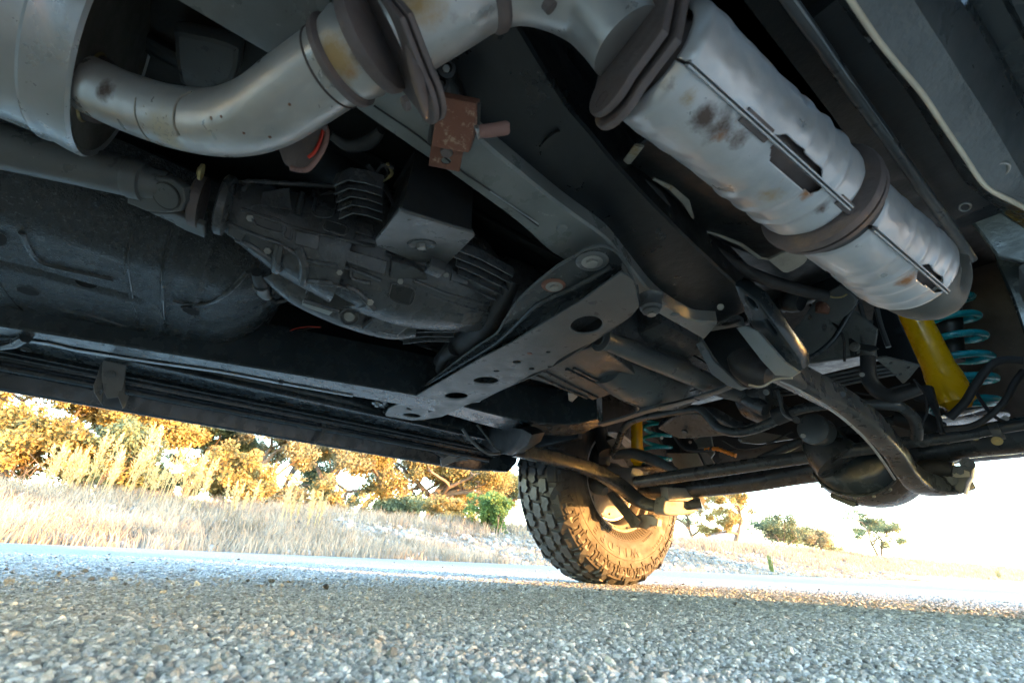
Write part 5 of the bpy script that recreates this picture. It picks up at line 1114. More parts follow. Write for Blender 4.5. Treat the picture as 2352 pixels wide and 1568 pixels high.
# flat strap beside the converter
W = [P(x, y, Z=.60) for x, y in ((1780, -45), (1812, 0), (1880, 95), (1960, 210), (2040, 320), (2120, 435), (2185, 525), (2232, 596))]
sweep('brake_line_guard', W, rrect(.8, 3), [(.0065, .005), (.0065, .005), (.0065, .005), (.007, .006), (.007, .006), (.0075, .006), (.008, .007), (.0075, .006)], M['chassis'], truck, up=VZ)
wtube('guard_highlight_lip', [w_ - VZ * .004 + VX * .004 for w_ in W[:5]], .0015, M['bare'], truck, 6, 4)
# floor folds between rail and near sill
ff = part('near_floor')
for a_, b_, z in (((1500, 60), (2000, 620), .76), ((1640, -20), (2090, 560), .70), ((1900, 0), (2220, 480), .66)):
    W = [P(*a_, Z=z), P((a_[0] + b_[0]) / 2 + 8, (a_[1] + b_[1]) / 2, Z=z), P(*b_, Z=z)]; sweep('floor_fold', W, rrect(.4, 2), [(.03, .01)] * 3, M['underbody'], ff, up=VZ)
box('floor_sheet', (.72, -.1, .70), (.20, 2.3, .02), M['underbody'], ff, .004)
# ------------------------------------------------------------------ front suspension
# axle
axl = part('front_axle', 'solid front axle with round differential cover')
AC = lambda x, y: P(x, y, Y=1.8)
def PY(pts, mt, name, parent, n=20, k=5, Y=1.8): return ptube(name, pts, mt, parent, n, k, Y=Y)
PY([(1478, 1122, 22), (1560, 1122, 21), (1700, 1108, 23), (1820, 1086, 27), (1880, 1072, 34), (1930, 1066, 40)], M['armpaint'], 'axle_tube', axl, 28)
PY([(2040, 1055, 40), (2110, 1040, 38), (2200, 1020, 34), (2300, 1005, 38), (2420, 990, 44)], M['armpaint'], 'axle_tube', axl, 28)
dc = P(1980, 1072, Y=1.76)
lathe('differential_housing', dc, (0, 1, 0), [(-.09, .02), (-.085, .075), (-.07, .105), (-.045, .125), (-.01, .138), (.03, .142), (.10, .138), (.14, .08), (.15, .03)], M['armpaint'], axl, 48, sy=.82)
lathe('differential_cover', dc + VY * -.07, (0, -1, 0), [(-.03, .128), (.0, .118), (.012, .108), (.02, .085), (.022, .05), (.0225, .01)], M['shiny'], axl, 48, sy=.80)
W = [dc + Vector((math.cos(R(a)) * .118, -.075, math.sin(R(a)) * .118 * .80)) for a in range(190, 352, 10)]
wtube('cover_rib', W, .004, M['armpaint'], axl, 8, 2)
for a in range(195, 350, 22): bolt(dc + Vector((math.cos(R(a)) * .126, -.072, math.sin(R(a)) * .126 * .8)), (0, -1, 0), .005, M['chassis'], axl, False)
pplate('pry_tab', [(1905, 1135), (1912, 1130), (1962, 1150), (1968, 1160), (1955, 1163), (1908, 1143)], .02, M['armpaint'], axl, Y=1.74)
PY([(1890, 1000, 40), (1900, 1030, 50), (1930, 1062, 56)], M['armpaint'], 'pinion_housing', axl, 24, 4, Y=1.62)
c0 = P(1868, 985, Y=1.50); lathe('pinion_flange', c0, (.1, 1, .0), [(-.01, .03), (-.005, .044), (.008, .046), (.014, .040), (.05, .040)], M['chassis'], axl, 28)
# tie rods
tr_ = part('tie_rod', 'long straight tie rod crossing below the axle', None)
PY([(1462, 1107, 13), (1600, 1086, 15), (1900, 1042, 15), (2180, 1003, 14), (2290, 984, 13), (2380, 970, 12)], M['armpaint'], 'rod', tr_, 20, 3, Y=1.60)
PY([(2278, 992, 19), (2300, 988, 20)], M['chassis'], 'clamp', tr_, 16, 1, Y=1.60); bolt(P(2290, 1012, Y=1.59), (0, -1, -.3), .006, M['brass'], tr_)
dl = part('drag_link')
PY([(1745, 1055, 9), (1850, 1010, 10), (1960, 985, 11), (2080, 960, 12)], M['armpaint'], 'rod', dl, 16, 3, Y=1.66)
PY([(2060, 958, 20), (2110, 968, 26), (2160, 990, 22)], M['rubber'], 'joint_boot', dl, 16, 4, Y=1.66)
# sway bar
sb = part('sway_bar', 'bent anti roll bar in front of the axle')
W = [P(x, y, Y=Y_) for x, y, Y_ in ((1405, 1040, 1.58), (1418, 1022, 1.52), (1430, 990, 1.42), (1455, 965, 1.36), (1520, 950, 1.33), (1580, 940, 1.32), (1608, 940, 1.32), (1630, 960, 1.32), (1655, 985, 1.32), (1700, 992, 1.32), (1760, 975, 1.32), (1820, 945, 1.32), (1880, 932, 1.34), (1980, 928, 1.38), (2060, 932, 1.42), (2090, 950, 1.46), (2105, 975, 1.5), (2105, 1005, 1.54))]
wtube('bar', W, .0135, M['armpaint'], sb, 18, 6)
lathe('bush_clamp', P(1796, 952, Y=1.32), (P(1830, 940, Y=1.32) - P(1770, 965, Y=1.32)), [(-.022, .018), (-.02, .023), (.02, .023), (.022, .018)], M['rubber'], sb, 24)
wtube('clamp_strap', [P(x, y, Y=1.29) for x, y in ((1788, 900), (1792, 915), (1796, 940), (1806, 955), (1820, 962), (1832, 960))], .0045, M['chassis'], sb, 10, 5)
lathe('strap_eye', P(1831, 964, Y=1.285), (0, -1, -.2), [(0, .009), (.006, .009)], M['dark'], sb, 16)
PY([(1400, 1028, 26), (1385, 1010, 18), (1380, 985, 14)], M['chassis'], 'drop_link', sb, 16, 4, Y=1.6)
PY([(1375, 985, 12), (1380, 1010, 13), (1392, 1040, 17)], M['rubber'], 'link_boot', sb, 16, 4, Y=1.56)
PY([(1410, 1045, 10), (1450, 1040, 12), (1480, 1048, 13), (1520, 1065, 12), (1560, 1085, 8)], M['chassis'], 'steering_arm', sb, 14, 4, Y=1.66)
# radius arms
def arm(name, pts, lab, sizes):
    W = [P(x, y, **c) for x, y, c in pts]; q = catmull([tuple(v) + s for v, s in zip(W, sizes)], 7)
    root = part(name, lab); sweep('arm_beam', [Vector(a[:3]) for a in q], rrect(.35, 3), [(a[3], a[4]) for a in q], M['armpaint'], root, up=VZ); return root
ra = arm('radius_arm', [(1745, 830, dict(Y=.90)), (1800, 852, dict(Y=.98)), (1860, 882, dict(Y=1.08)), (1930, 920, dict(Y=1.20)), (2000, 972, dict(Y=1.33)), (2045, 1022, dict(Y=1.46)), (2075, 1068, dict(Y=1.56)), (2110, 1105, dict(Y=1.66)), (2165, 1118, dict(Y=1.76)), (2208, 1112, dict(Y=1.84))], 'near radius arm curving down to the axle',
         [(.016, .026), (.018, .030), (.019, .031), (.020, .031), (.021, .032), (.022, .032), (.023, .032), (.026, .028), (.030, .024), (.030, .018)])
wtube('arm_seam', [P(x, y, **c) for x, y, c in ((1790, 872, dict(Y=.955)), (1850, 905, dict(Y=1.04)), (1920, 948, dict(Y=1.16)), (1985, 1005, dict(Y=1.29)), (2025, 1055, dict(Y=1.41)), (2055, 1100, dict(Y=1.51)))], .003, M['bare'], ra, 8, 5)
PY([(2115, 1085, 24), (2150, 1075, 22), (2190, 1080, 18)], M['rubber'], 'arm_bush', ra, 16, 4, Y=1.74)
pplate('axle_clamp', T(8, [(1790, 395), (1880, 375), (1960, 400), (1995, 370), (2000, 400), (1985, 455), (1960, 495), (1940, 570), (1880, 545), (1860, 480), (1800, 450)]), .05, M['chassis'], ra, Y=1.74, bev=.004)
pplate('clamp_face', T(8, [(1800, 400), (1870, 385), (1980, 420), (1985, 455), (1890, 460), (1830, 440)]), .004, M['torn'], ra, Y=1.732)
for x, y in ((2182, 1100), (2205, 1082), (2222, 1065)): bolt(P(x, y, Y=1.735), (.2, -1, -.3), .009, M['chassis'], ra)
la = arm('radius_arm', [(1180, 1033, dict(X=-.56)), (1240, 1045, dict(X=-.56)), (1310, 1062, dict(X=-.555)), (1370, 1083, dict(X=-.55)), (1425, 1115, dict(X=-.54)), (1465, 1148, dict(X=-.52)), (1505, 1162, dict(Y=1.73)), (1560, 1162, dict(Y=1.78)), (1612, 1156, dict(Y=1.82))], 'far radius arm passing in front of the tyre',
         [(.016, .024), (.018, .027), (.019, .028), (.020, .029), (.021, .029), (.022, .028), (.026, .024), (.030, .022), (.028, .018)])
pplate('axle_clamp', T(7, [(2260, 545), (2300, 560), (2450, 560), (2480, 580), (2500, 610), (2480, 650), (2440, 640), (2300, 640), (2255, 610)]), .05, M['chassis'], la, Y=1.80, bev=.006)
nla = Vector((1, -.35, -.1)).normalized(); pla = P(1590, 1140, Y=1.80)
pplate('bush_cup', [(1528, 1142), (1560, 1136), (1600, 1140), (1618, 1154), (1608, 1168), (1588, 1180), (1545, 1184), (1524, 1176)], .07, M['rail'], la, n=nla, p=pla, smooth=3, bev=.006)
pplate('clamp_face', [(1532, 1118), (1622, 1122), (1626, 1140), (1612, 1152), (1536, 1150)], .05, M['rail'], la, n=nla, p=pla - nla * -.012, bev=.004)
for x, y in ((1545, 1128), (1608, 1130)): bolt(P(x, y, Y=1.795), (0, -1, -.6), .009, M['chassis'], la)
pplate('axle_bracket', [(1470, 1095), (1545, 1078), (1600, 1085), (1620, 1105), (1600, 1120), (1530, 1122), (1480, 1125)], .05, M['rubber'], axl, Y=1.78, bev=.008)
# radius-arm frame bracket
rb = part('arm_bracket', 'pressed frame bracket holding the near radius arm')
pplate('bracket_rib', [(1685, 655), (1700, 660), (1740, 690), (1790, 760), (1835, 822), (1845, 850), (1822, 862), (1790, 860), (1760, 800), (1715, 740)], .03, M['shiny'], rb, n=Vector((-.5, -.6, -.75)), p=P(1765, 765, Y=.84), bev=.006, holes=[ell(1725, 695, 4, 15, -38, 12), ell(1772, 752, 4, 18, -34, 12)])
pplate('bracket_cheek', [(1690, 752), (1712, 748), (1740, 760), (1800, 830), (1835, 855), (1818, 866), (1780, 862), (1750, 830)], .006, M['rail'], rb, n=Vector((-.4, -.9, -.3)), p=P(1765, 810, Y=.83))
pplate('bracket_cheek', [(1598, 790), (1612, 782), (1640, 830), (1700, 885), (1718, 890), (1700, 897), (1670, 885), (1635, 860)], .006, M['chassis'], rb, n=Vector((-.4, -.9, -.3)), p=P(1660, 840, Y=.86))
pplate('bracket_top', [(1606, 790), (1612, 755), (1640, 738), (1675, 730), (1700, 745), (1712, 752), (1690, 760), (1650, 762)], .03, M['chassis'], rb, Z=.60, bev=.005)
pplate('bracket_back', [(1606, 765), (1700, 748), (1760, 830), (1790, 862), (1715, 892), (1660, 850)], .01, M['underbody'], rb, Y=.95)
PY([(1700, 815, 30), (1715, 840, 36), (1740, 860, 34), (1765, 865, 20)], M['rubber'], 'arm_bush', rb, 24, 4, Y=.90)
wtube('torn_lip', [P(x, y, Y=.88) for x, y in ((1720, 884), (1750, 887), (1785, 870), (1820, 868))], .0022, M['torn'], rb, 8, 5)
# front crossmember arch, inner structure above
fx = part('front_crossmember', 'grey arched front crossmember with holes')
pplate('arch_face', T(6, [(1100, 455), (1215, 560), (1130, 680), (1060, 800), (960, 900), (880, 945), (790, 905), (720, 840), (730, 790), (820, 720), (900, 600), (950, 548)]), .012, M['chassis'], fx, n=Vector((-.2, -.8, -.5)), p=P(1880, 760, Y=1.25), smooth=3, bev=.004, holes=[T(6, ell(825, 832, 26, 11, -10, 12)), T(6, ell(890, 678, 12, 15, 0, 12)), T(6, ell(990, 745, 10, 18, 20, 12))])
wtube('arch_lip', [P(x, y, Y=1.235) for x, y in T(6, [(1215, 560), (1140, 690), (1060, 820), (970, 905), (880, 950), (800, 920), (740, 860)])], .006, M['shiny'], fx, 10, 5)
pplate('side_plate', T(6, [(1040, 800), (1150, 600), (1350, 760), (1330, 900), (1180, 955), (900, 990), (830, 970), (930, 900)]), .008, M['rail'], fx, n=Vector((-.3, -.8, -.3)), p=P(1930, 800, Y=1.36), holes=[T(6, ell(1015, 900, 8, 14, -15, 10))])
wtube('side_lip', [P(x, y, Y=1.33) for x, y in T(6, [(830, 975), (900, 985), (1040, 965), (1180, 945), (1330, 905)])], .004, M['chassis'], fx, 8, 4)
PY(T(6, [(740, 520, 20), (780, 560, 30), (840, 570, 22)]), M['dark'], 'round_opening', fx, 20, 3, Y=1.2)
PY(T(6, [(960, 570, 10), (985, 610, 16), (975, 650, 13)]), M['rustbracket'], 'bush_shell', fx, 16, 4, Y=1.22)
for pts in (T(6, [(1150, 610), (1200, 700), (1235, 800), (1270, 860)]), T(6, [(1230, 580), (1260, 680), (1300, 760), (1310, 840)]), T(6, [(1350, 620), (1380, 740), (1430, 880)]), T(6, [(1180, 640), (1210, 760), (1290, 790), (1310, 700)])):
    wtube('bracing_strip', [P(x, y, Y=1.38) for x, y in pts], .006, M['chassis'], fx, 8, 4)
PY(T(6, [(1215, 640, 5), (1240, 750, 6), (1265, 850, 5)]), M['boltsteel'], 'threaded_stud', fx, 10, 3, Y=1.34)
pplate('hose_bracket', T(6, [(1155, 820), (1175, 818), (1215, 850), (1340, 870), (1360, 890), (1300, 910), (1210, 890), (1200, 945), (1170, 948)]), .008, M['dark'], fx, Y=1.30)
bolt(P(*T(6, [(1200, 878)])[0], Y=1.29), (-.3, -1, 0), .007, M['boltsteel'], fx)
pplate('gusset', T(6, [(1340, 960), (1400, 950), (1640, 1010), (1600, 1060), (1565, 1100), (1530, 1135), (1450, 1050)]), .008, M['rail'], fx, n=Vector((-.2, -.5, -.8)), p=P(2060, 845, Y=1.42), holes=[T(6, ell(x, y, 14, 7, -15, 10)) for x, y in ((1445, 990), (1520, 985), (1565, 1020), (1510, 1065))])
pplate('dark_panel', T(6, [(1340, 560), (1480, 640), (1620, 960), (1640, 1010), (1340, 950), (1300, 800)]), .01, M['underbody'], fx, Y=1.50)
ptube('brake_hose', T(6, [(1290, 940, 15), (1290, 1000, 15), (1300, 1100, 16), (1360, 1180, 16), (1450, 1215, 15), (1540, 1195, 15), (1640, 1160, 14)]), M['rubber'], truck, 16, 6, Y=1.32)
PY(T(6, [(1295, 890, 14), (1293, 945, 17)]), M['boltsteel'], 'hose_union', truck, 12, 1, Y=1.32)
pplate('bump_pad', T(6, [(1590, 1150), (1690, 1133), (1720, 1140), (1750, 1250), (1800, 1460), (1770, 1465), (1745, 1350), (1700, 1260), (1590, 1230)]), .03, M['rubber'], truck, Y=1.55, bev=.005)
# oil filter & sump under the engine
PY(T(6, [(440, 1250, 40), (520, 1230, 58), (600, 1215, 62), (650, 1210, 45)]), M['cast'], 'starter', truck, 24, 4, Y=1.36)
eo = part('oil_pan')
pplate('pan_bottom', [(1510, 985), (1560, 950), (1640, 955), (1690, 985), (1735, 995), (1620, 1005), (1560, 1008)], .04, M['cast'], eo, n=Vector((0, -.5, -1)), p=P(1600, 985, Y=1.42), bev=.008, smooth=2); bolt(P(1573, 990, Y=1.41), (0, -.7, -1), .010, M['chassis'], eo, False)
for k in range(4): wtube('pipe_run', [P(1600 + 4 * k, 885 + 6 * k, Y=1.40), P(1800, 880 + 9 * k, Y=1.40), P(1990, 845 + 9 * k, Y=1.42), P(2080, 830 + 8 * k, Y=1.45)], .004, M['chassis'], truck, 8, 3)
for (x, y, r, mt) in ((1740, 760, 5, 'rustbracket'), (1535, 745, 6, 'chassis'), (1560, 770, 7, 'cast'), (1650, 800, 6, 'cast'), (1480, 735, 5, 'rustbracket')): ptube('fitting', [(x - 6, y - 8, r), (x, y, r * 1.4), (x + 4, y + 10, r)], M[mt], truck, 10, 3, Y=1.2)
# near strut tower wall
pplate('wheel_liner', [(2150, 470), (2200, 490), (2270, 540), (2290, 600), (2330, 700), (2360, 760), (2420, 860), (2420, 1010), (2200, 1010), (2150, 900), (2120, 700)], .02, M['liner'], truck, Y=2.12, bev=.004)
pplate('fender_edge', [(2270, 540), (2420, 520), (2420, 860), (2352, 770), (2325, 690), (2290, 610)], .03, M['shiny'], truck, Y=1.85, bev=.006)
pplate('fender_edge', [(2200, 470), (2230, 440), (2420, 560), (2420, 620), (2290, 590)], .02, M['underbody'], truck, Y=1.6, bev=.006)
PY([(2165, 520, 10), (2170, 545, 12), (2172, 575, 12), (2168, 600, 10)], M['dark'], 'relay_boot', truck, 16, 4, Y=1.5)
PY([(2150, 525, 5), (2170, 522, 6), (2185, 520, 5)], M['dark'], 'relay_plug', truck, 12, 3, Y=1.5)
# springs and dampers
def spring(name, top, bot, rt, rb_, turns, wire, lab, squash=.3):
    root = part(name, lab); W = []; n = int(turns * 20); ax = (bot - top); s, u, a = basis(ax)
    for i in range(n + 1):
        t = i / n; h = 2 * math.pi * turns * t; r = rt + (rb_ - rt) * min(1, t * 1.6)
        W.append(top + ax * t + s * (math.cos(h) * r) + u * (math.sin(h) * r))
    wtube('coil', W, wire, M['teal'], root, 12, 2); return root
t1 = P(2185, 610, Y=1.80); b1 = P(2225, 962, Y=1.72)
sn_ = spring('coil_spring', P(2168, 615, Y=1.83), P(2218, 950, Y=1.80), .040, .072, 7.3, .0105, 'near teal coil spring behind the yellow damper')
lathe('spring_seat', P(2222, 958, Y=1.80), (0, 0, -1), [(-.01, .06), (0, .085), (.008, .085), (.012, .05)], M['armpaint'], sn_, 36)
wtube('bump_stop', [P(2180, 700, Y=1.80), P(2185, 760, Y=1.80), P(2195, 830, Y=1.80)], [.03, .028, .022], M['dark'], sn_, 16, 3)
lathe('upper_seat', P(2165, 590, Y=1.83), (P(2218, 950, Y=1.80) - P(2165, 590, Y=1.83)), [(-.02, .03), (0, .045), (.008, .046), (.01, .03)], M['chassis'], sn_, 28)
def damper(a, b_, r, lab):
    root = part('shock_absorber', lab); ax = (b_ - a); L_ = ax.length
    lathe('damper_body', a, ax, [(0, r * .92), (L_ * .04, r), (L_ * .60, r * 1.02), (L_ * .68, r * 1.12), (L_ * .70, r * 1.15), (L_ * .90, r * 1.20), (L_ * .93, r * 1.16), (L_ * .95, r * .9), (L_ * .98, r * .72), (L_, r * .68)], M['yellow'], root, 36)
    lathe('seam_ring', a + ax * .64, ax, [(0, r * 1.045), (.0025, r * 1.065), (.005, r * 1.06)], M['yellow'], root, 36)
    lathe('lower_washer', b_, ax, [(0, r * .95), (.005, r * 1.5), (.009, r * 1.5), (.012, r * .8)], M['armpaint'], root, 28)
    lathe('upper_rod', a - ax.normalized() * .1, ax, [(0, .012), (.1, .012)], M['boltsteel'], root, 12); return root
damper(P(2085, 700, Y=1.66), P(2206, 942, Y=1.70), .037, 'near yellow shock absorber')
damper(P(1462, 955, Y=1.70), P(1464, 1068, Y=1.74), .026, 'far yellow shock absorber beside the tyre')
s2 = spring('coil_spring', P(1510, 930, Y=1.82), P(1508, 1066, Y=1.82), .062, .062, 5.2, .0085, 'far teal coil spring between tyre and axle')
lathe('spring_seat', P(1508, 1072, Y=1.82), (0, 0, -1), [(-.01, .06), (0, .08), (.01, .08), (.014, .05)], M['armpaint'], s2, 30)
# brake and sensor lines
for pts, r, mt, Y_, nm in (([(2352, 828), (2310, 826), (2275, 840), (2240, 885), (2215, 925), (2180, 960)], 9, 'rubber', 1.5, 'brake_hose'), ([(2352, 850), (2330, 880), (2300, 930), (2240, 975), (2170, 985)], 7, 'rubber', 1.52, 'sensor_cable'),
     ([(1545, 960), (1550, 1000), (1575, 1030), (1620, 1035), (1640, 1028)], 4.5, 'rubber', 1.62, 'sensor_cable'), ([(1310, 1020), (1320, 1035), (1328, 1048)], 5, 'orangewire', 1.75, 'orange_hose')):
    ptube(nm, [(x, y, r) for x, y in pts], M[mt], truck, 12, 6, Y=Y_)
W = catmull([tuple(P(x, y, Y=1.62)) for x, y in ((1620, 1033), (1645, 1030), (1668, 1038), (1690, 1046))], 8); wtube('orange_hose', [Vector(v) for v in W], [.0065 if i % 3 else .0085 for i in range(len(W))], M['orangewire'], truck, 10, 1)
pplate('far_bracket', [(1575, 985), (1600, 960), (1622, 955), (1632, 1000), (1640, 1040), (1620, 1070), (1600, 1020)], .01, M['rail'], truck, Y=1.9); 
pplate('far_bracket', [(1688, 985), (1740, 990), (1800, 1000), (1820, 1008), (1740, 1020), (1700, 1015)], .01, M['rail'], truck, Y=2.0)
pplate('far_plate', [(1530, 1040), (1600, 1040), (1620, 1080), (1560, 1085)], .01, M['wheel'], truck, Y=1.98)
lathe('far_bush', P(1597, 1000, Y=1.88), (0, -1, 0), [(0, .018), (.006, .017), (.003, .008)], M['boltsteel'], truck, 20)

# small fasteners, clips and lines around the front suspension
sf = part('fasteners')
for x, y, Y_, r, mt in ((1655, 705, .80, .006, 'boltsteel'), (1845, 1000, 1.42, .006, 'boltsteel'), (1700, 1010, 1.40, .005, 'chassis'), (1935, 905, 1.16, .006, 'chassis'), (2060, 900, 1.36, .005, 'boltsteel'), (1980, 860, 1.30, .005, 'boltsteel'),
    (1520, 1005, 1.42, .005, 'boltsteel'), (1650, 1075, 1.70, .006, 'boltsteel'), (2240, 1005, 1.72, .007, 'brass'), (2130, 1020, 1.74, .006, 'chassis'), (1440, 1060, 1.66, .005, 'boltsteel'), (1585, 1015, 1.80, .006, 'boltsteel'), (1760, 900, .98, .006, 'chassis'), (2310, 960, 1.7, .006, 'boltsteel')):
    bolt(P(x, y, Y=Y_), (.1, -1, -.5), r * .62, M[mt], sf)
for pts, r, Y_ in ((((1580, 690), (1620, 720), (1660, 745), (1700, 735)), .0035, .95), (((1860, 700), (1900, 730), (1935, 770), (1940, 830)), .003, 1.24), (((1540, 800), (1600, 820), (1660, 860), (1720, 880)), .003, 1.18), (((1960, 900), (2010, 905), (2050, 890), (2090, 880)), .004, 1.45),
    (((1660, 1010), (1700, 1030), (1760, 1020), (1820, 990)), .0035, 1.6), (((2230, 880), (2260, 930), (2290, 960), (2352, 985)), .004, 1.6), (((1470, 930), (1500, 915), (1560, 905), (1610, 890)), .003, 1.2), (((2100, 870), (2120, 900), (2130, 940), (2120, 970)), .003, 1.52)):
    wtube('small_line', [P(x, y, Y=Y_) for x, y in pts], r, M['rubber'], sf, 8, 6)
for x, y in ((1900, 560), (1960, 610)): box('shield_spacer', P(x, y, Z=.66), (.02, .02, .012), M['boltsteel'], sf, .003)
pplate('sunlit_bracket', [(1600, 1030), (1612, 1026), (1645, 1068), (1632, 1080)], .008, M['disc'], sf, Y=1.86)

# ------------------------------------------------------------------ front wheel (far side)
WC = Vector((-.775, 1.75, .447)); RT = .447
ty = part('tyre', 'knobbly front left tyre, inner sidewall lit orange')
SW = 1.07
RB = RT - .012      # carcass radius under the blocks
prof = [(-.105, .222), (-.112, .232), (-.128, .262), (-.138, .300), (-.141, .335), (-.138, .372), (-.131, .395), (-.118, RB - .010), (-.100, RB - .004), (-.05, RB), (0, RB + .001), (.05, RB), (.100, RB - .004), (.118, RB - .010), (.131, .395), (.138, .372), (.141, .335), (.138, .300), (.128, .262), (.112, .232), (.105, .222)]
def lathe_open(name, c, ax, prof, mt, parent, n=120):
    a = Vector(ax); s = Vector((0, 1, 0)); u = Vector((0, 0, 1)); vs = []; k = len(prof)
    for t, r in prof:
        for i in range(n):
            h = 2 * math.pi * i / n; vs.append(c + a * t + s * (math.cos(h) * r) + u * (math.sin(h) * r))
    fs = [(i * n + j, i * n + (j + 1) % n, (i + 1) * n + (j + 1) % n, (i + 1) * n + j) for i in range(k - 1) for j in range(n)] 
    return mesh(name, vs, fs, mt, parent, True)
lathe_open('carcass', WC, (1, 0, 0), [(a * SW, r) for a, r in prof + [prof[0]]], M['tyre'], ty)
def prof_r(v):      # carcass radius at lateral position v
    v = abs(v) / SW; xs_ = [0, .05, .10, .118, .131]; rs_ = [RB + .001, RB, RB - .004, RB - .010, .395]
    return float(np.interp(v, xs_, rs_))
NP = 38; PA = 2 * math.pi / NP
def tread_block(name, poly, h, parent, a0):
    """poly: (u arc metres, v lateral) at the bottom (angle 0), tops slightly smaller; the object turns about the axle"""
    n = len(poly); cu = sum(p[0] for p in poly) / n; cv = sum(p[1] for p in poly) / n; vs = []
    def pt(u_, v_, dh):
        v_ = v_ * SW
        r = prof_r(v_) + dh; a = u_ / RT; return (v_, r * math.sin(a), -r * math.cos(a))
    for f, dh in ((1.03, -.004), (1.0, h * .55), (.97, h * .96), (.935, h)):
        for u_, v_ in poly: vs.append(pt(cu + (u_ - cu) * f, cv + (v_ - cv) * f, dh))
    fs = [(k * n + i, k * n + (i + 1) % n, (k + 1) * n + (i + 1) % n, (k + 1) * n + i) for k in range(3) for i in range(n)] + [tuple(range(3 * n, 4 * n))]
    me = bpy.data.meshes.new(name); me.from_pydata(vs, [], fs); bm = bmesh.new(); bm.from_mesh(me); bmesh.ops.recalc_face_normals(bm, faces=bm.faces); bm.to_mesh(me); bm.free()
    me.materials.append(M['lug']); return me
p_ = RT * PA
blocks = {}
S_ = 1
def poly(*q): return [(a * p_, b_) for a, b_ in q]
shapes = [
 poly((-.40, .088), (-.30, .132), (.36, .134), (.42, .120), (.38, .086), (.02, .083), (-.06, .090)),
 poly((-.38, .090), (-.34, .118), (-.44, .131), (.30, .133), (.36, .088), (.10, .092)),
 poly((-.46, .040), (-.30, .074), (-.02, .078), (.12, .066), (.40, .060), (.42, .038), (.10, .030), (-.10, .042)),
 poly((-.44, .050), (-.36, .078), (.30, .076), (.44, .056), (.30, .034), (-.02, .040), (-.14, .030)),
 poly((-.48, -.014), (-.38, .020), (-.08, .026), (.06, .016), (.34, .020), (.46, -.004), (.26, -.026), (-.10, -.020)),
 poly((-.44, -.004), (-.30, .024), (.22, .018), (.44, .008), (.36, -.024), (.02, -.028), (-.12, -.016)),
]
metas = []
for i, sh in enumerate(shapes): metas.append(tread_block('tread_block', sh, .0125, ty, 0))
flip = [tread_block('tread_block', [(-a, -b_) for a, b_ in shapes[i]], .0125, ty, 0) for i in range(4)]
rows = [(metas[0], metas[1], 0), (metas[2], metas[3], .5), (metas[4], metas[5], .15), (flip[2], flip[3], .65), (flip[0], flip[1], .3)]
for ma, mb, ph in rows:
    for k in range(NP):
        o = bpy.data.objects.new('tread_block', ma if k % 2 else mb); COL.objects.link(o); o.parent = ty
        o.location = WC; o.rotation_euler = (-(k + ph) * PA, 0, 0)
# sidewall lugs, buttress bars and small wedge marks (inner face)
def on_side(a, r, lift=0):
    """point on the inner sidewall; angle a measured from straight down, turning towards the front"""
    rs_ = [.222, .232, .262, .300, .335, .372, .395, RB - .010, RB]; xs_ = [.105, .112, .128, .138, .141, .138, .131, .118, .100]
    x = float(np.interp(r, rs_, xs_)) * SW + lift; return (WC.x + x, WC.y + r * math.sin(a), WC.z - r * math.cos(a))
vs = []; fs = []
def bar(a0, r0, a1, r1, w_, lift, sub=3):
    global vs, fs
    b0 = len(vs); da, dr = (a1 - a0) * .34, r1 - r0; L_ = math.hypot(da, dr); na, nr = -dr / L_ * w_ / .34, da / L_ * w_
    for k in range(sub + 1):
        t = k / sub; a = a0 + (a1 - a0) * t; r = r0 + dr * t
        for sgn, lf in ((-1, -.002), (-.8, lift), (.8, lift), (1, -.002)): vs.append(on_side(a + na * sgn / 2, r + nr * sgn / 2, lf))
    for k in range(sub):
        for j in range(3): fs.append((b0 + k * 4 + j, b0 + k * 4 + j + 1, b0 + (k + 1) * 4 + j + 1, b0 + (k + 1) * 4 + j))
    fs.append((b0, b0 + 1, b0 + 2, b0 + 3)); e = b0 + sub * 4; fs.append((e + 3, e + 2, e + 1, e))
for k in range(NP):
    a = k * PA
    bar(a, .378, a + .02, .416, .022, .006); bar(a + PA * .50, .388, a + PA * .46, .416, .012, .005)
    bar(a + PA * .28, .380, a + PA * .62, .392, .007, .005, 2); bar(a + PA * .72, .372, a + PA * .80, .404, .008, .0045)
mesh('sidewall_lugs', vs, fs, M['tyre'], ty, False)['kind'] = 'stuff'
vs = []; fs = []
for k in range(30):
    a = k * 2 * math.pi / 30; bar(a, .356, a + .028, .372, .009, .004, 1)
lugs2 = mesh('wedge_marks', vs, fs, M['tyre'], ty, False); lugs2['kind'] = 'stuff'
vs = []; fs = []
for k in range(96):
    a = k * 2 * math.pi / 96; bar(a, .236, a + .03, .262, .0016, .0022, 2)
    if k % 2: bar(a, .249, a + .065, .250, .0014, .0020, 1)
mesh('rim_guard_pattern', vs, fs, M['letter'], ty, False)['kind'] = 'stuff'
for r, w2 in ((.268, .0012), (.345, .0010), (.374, .0016), (.233, .0015)):
    W = [Vector(on_side(2 * math.pi * i / 90, r, .0005)) for i in range(91)]; wtube('sidewall_ring', W, w2, M['tyre'], ty, 6, 1, cap=False)
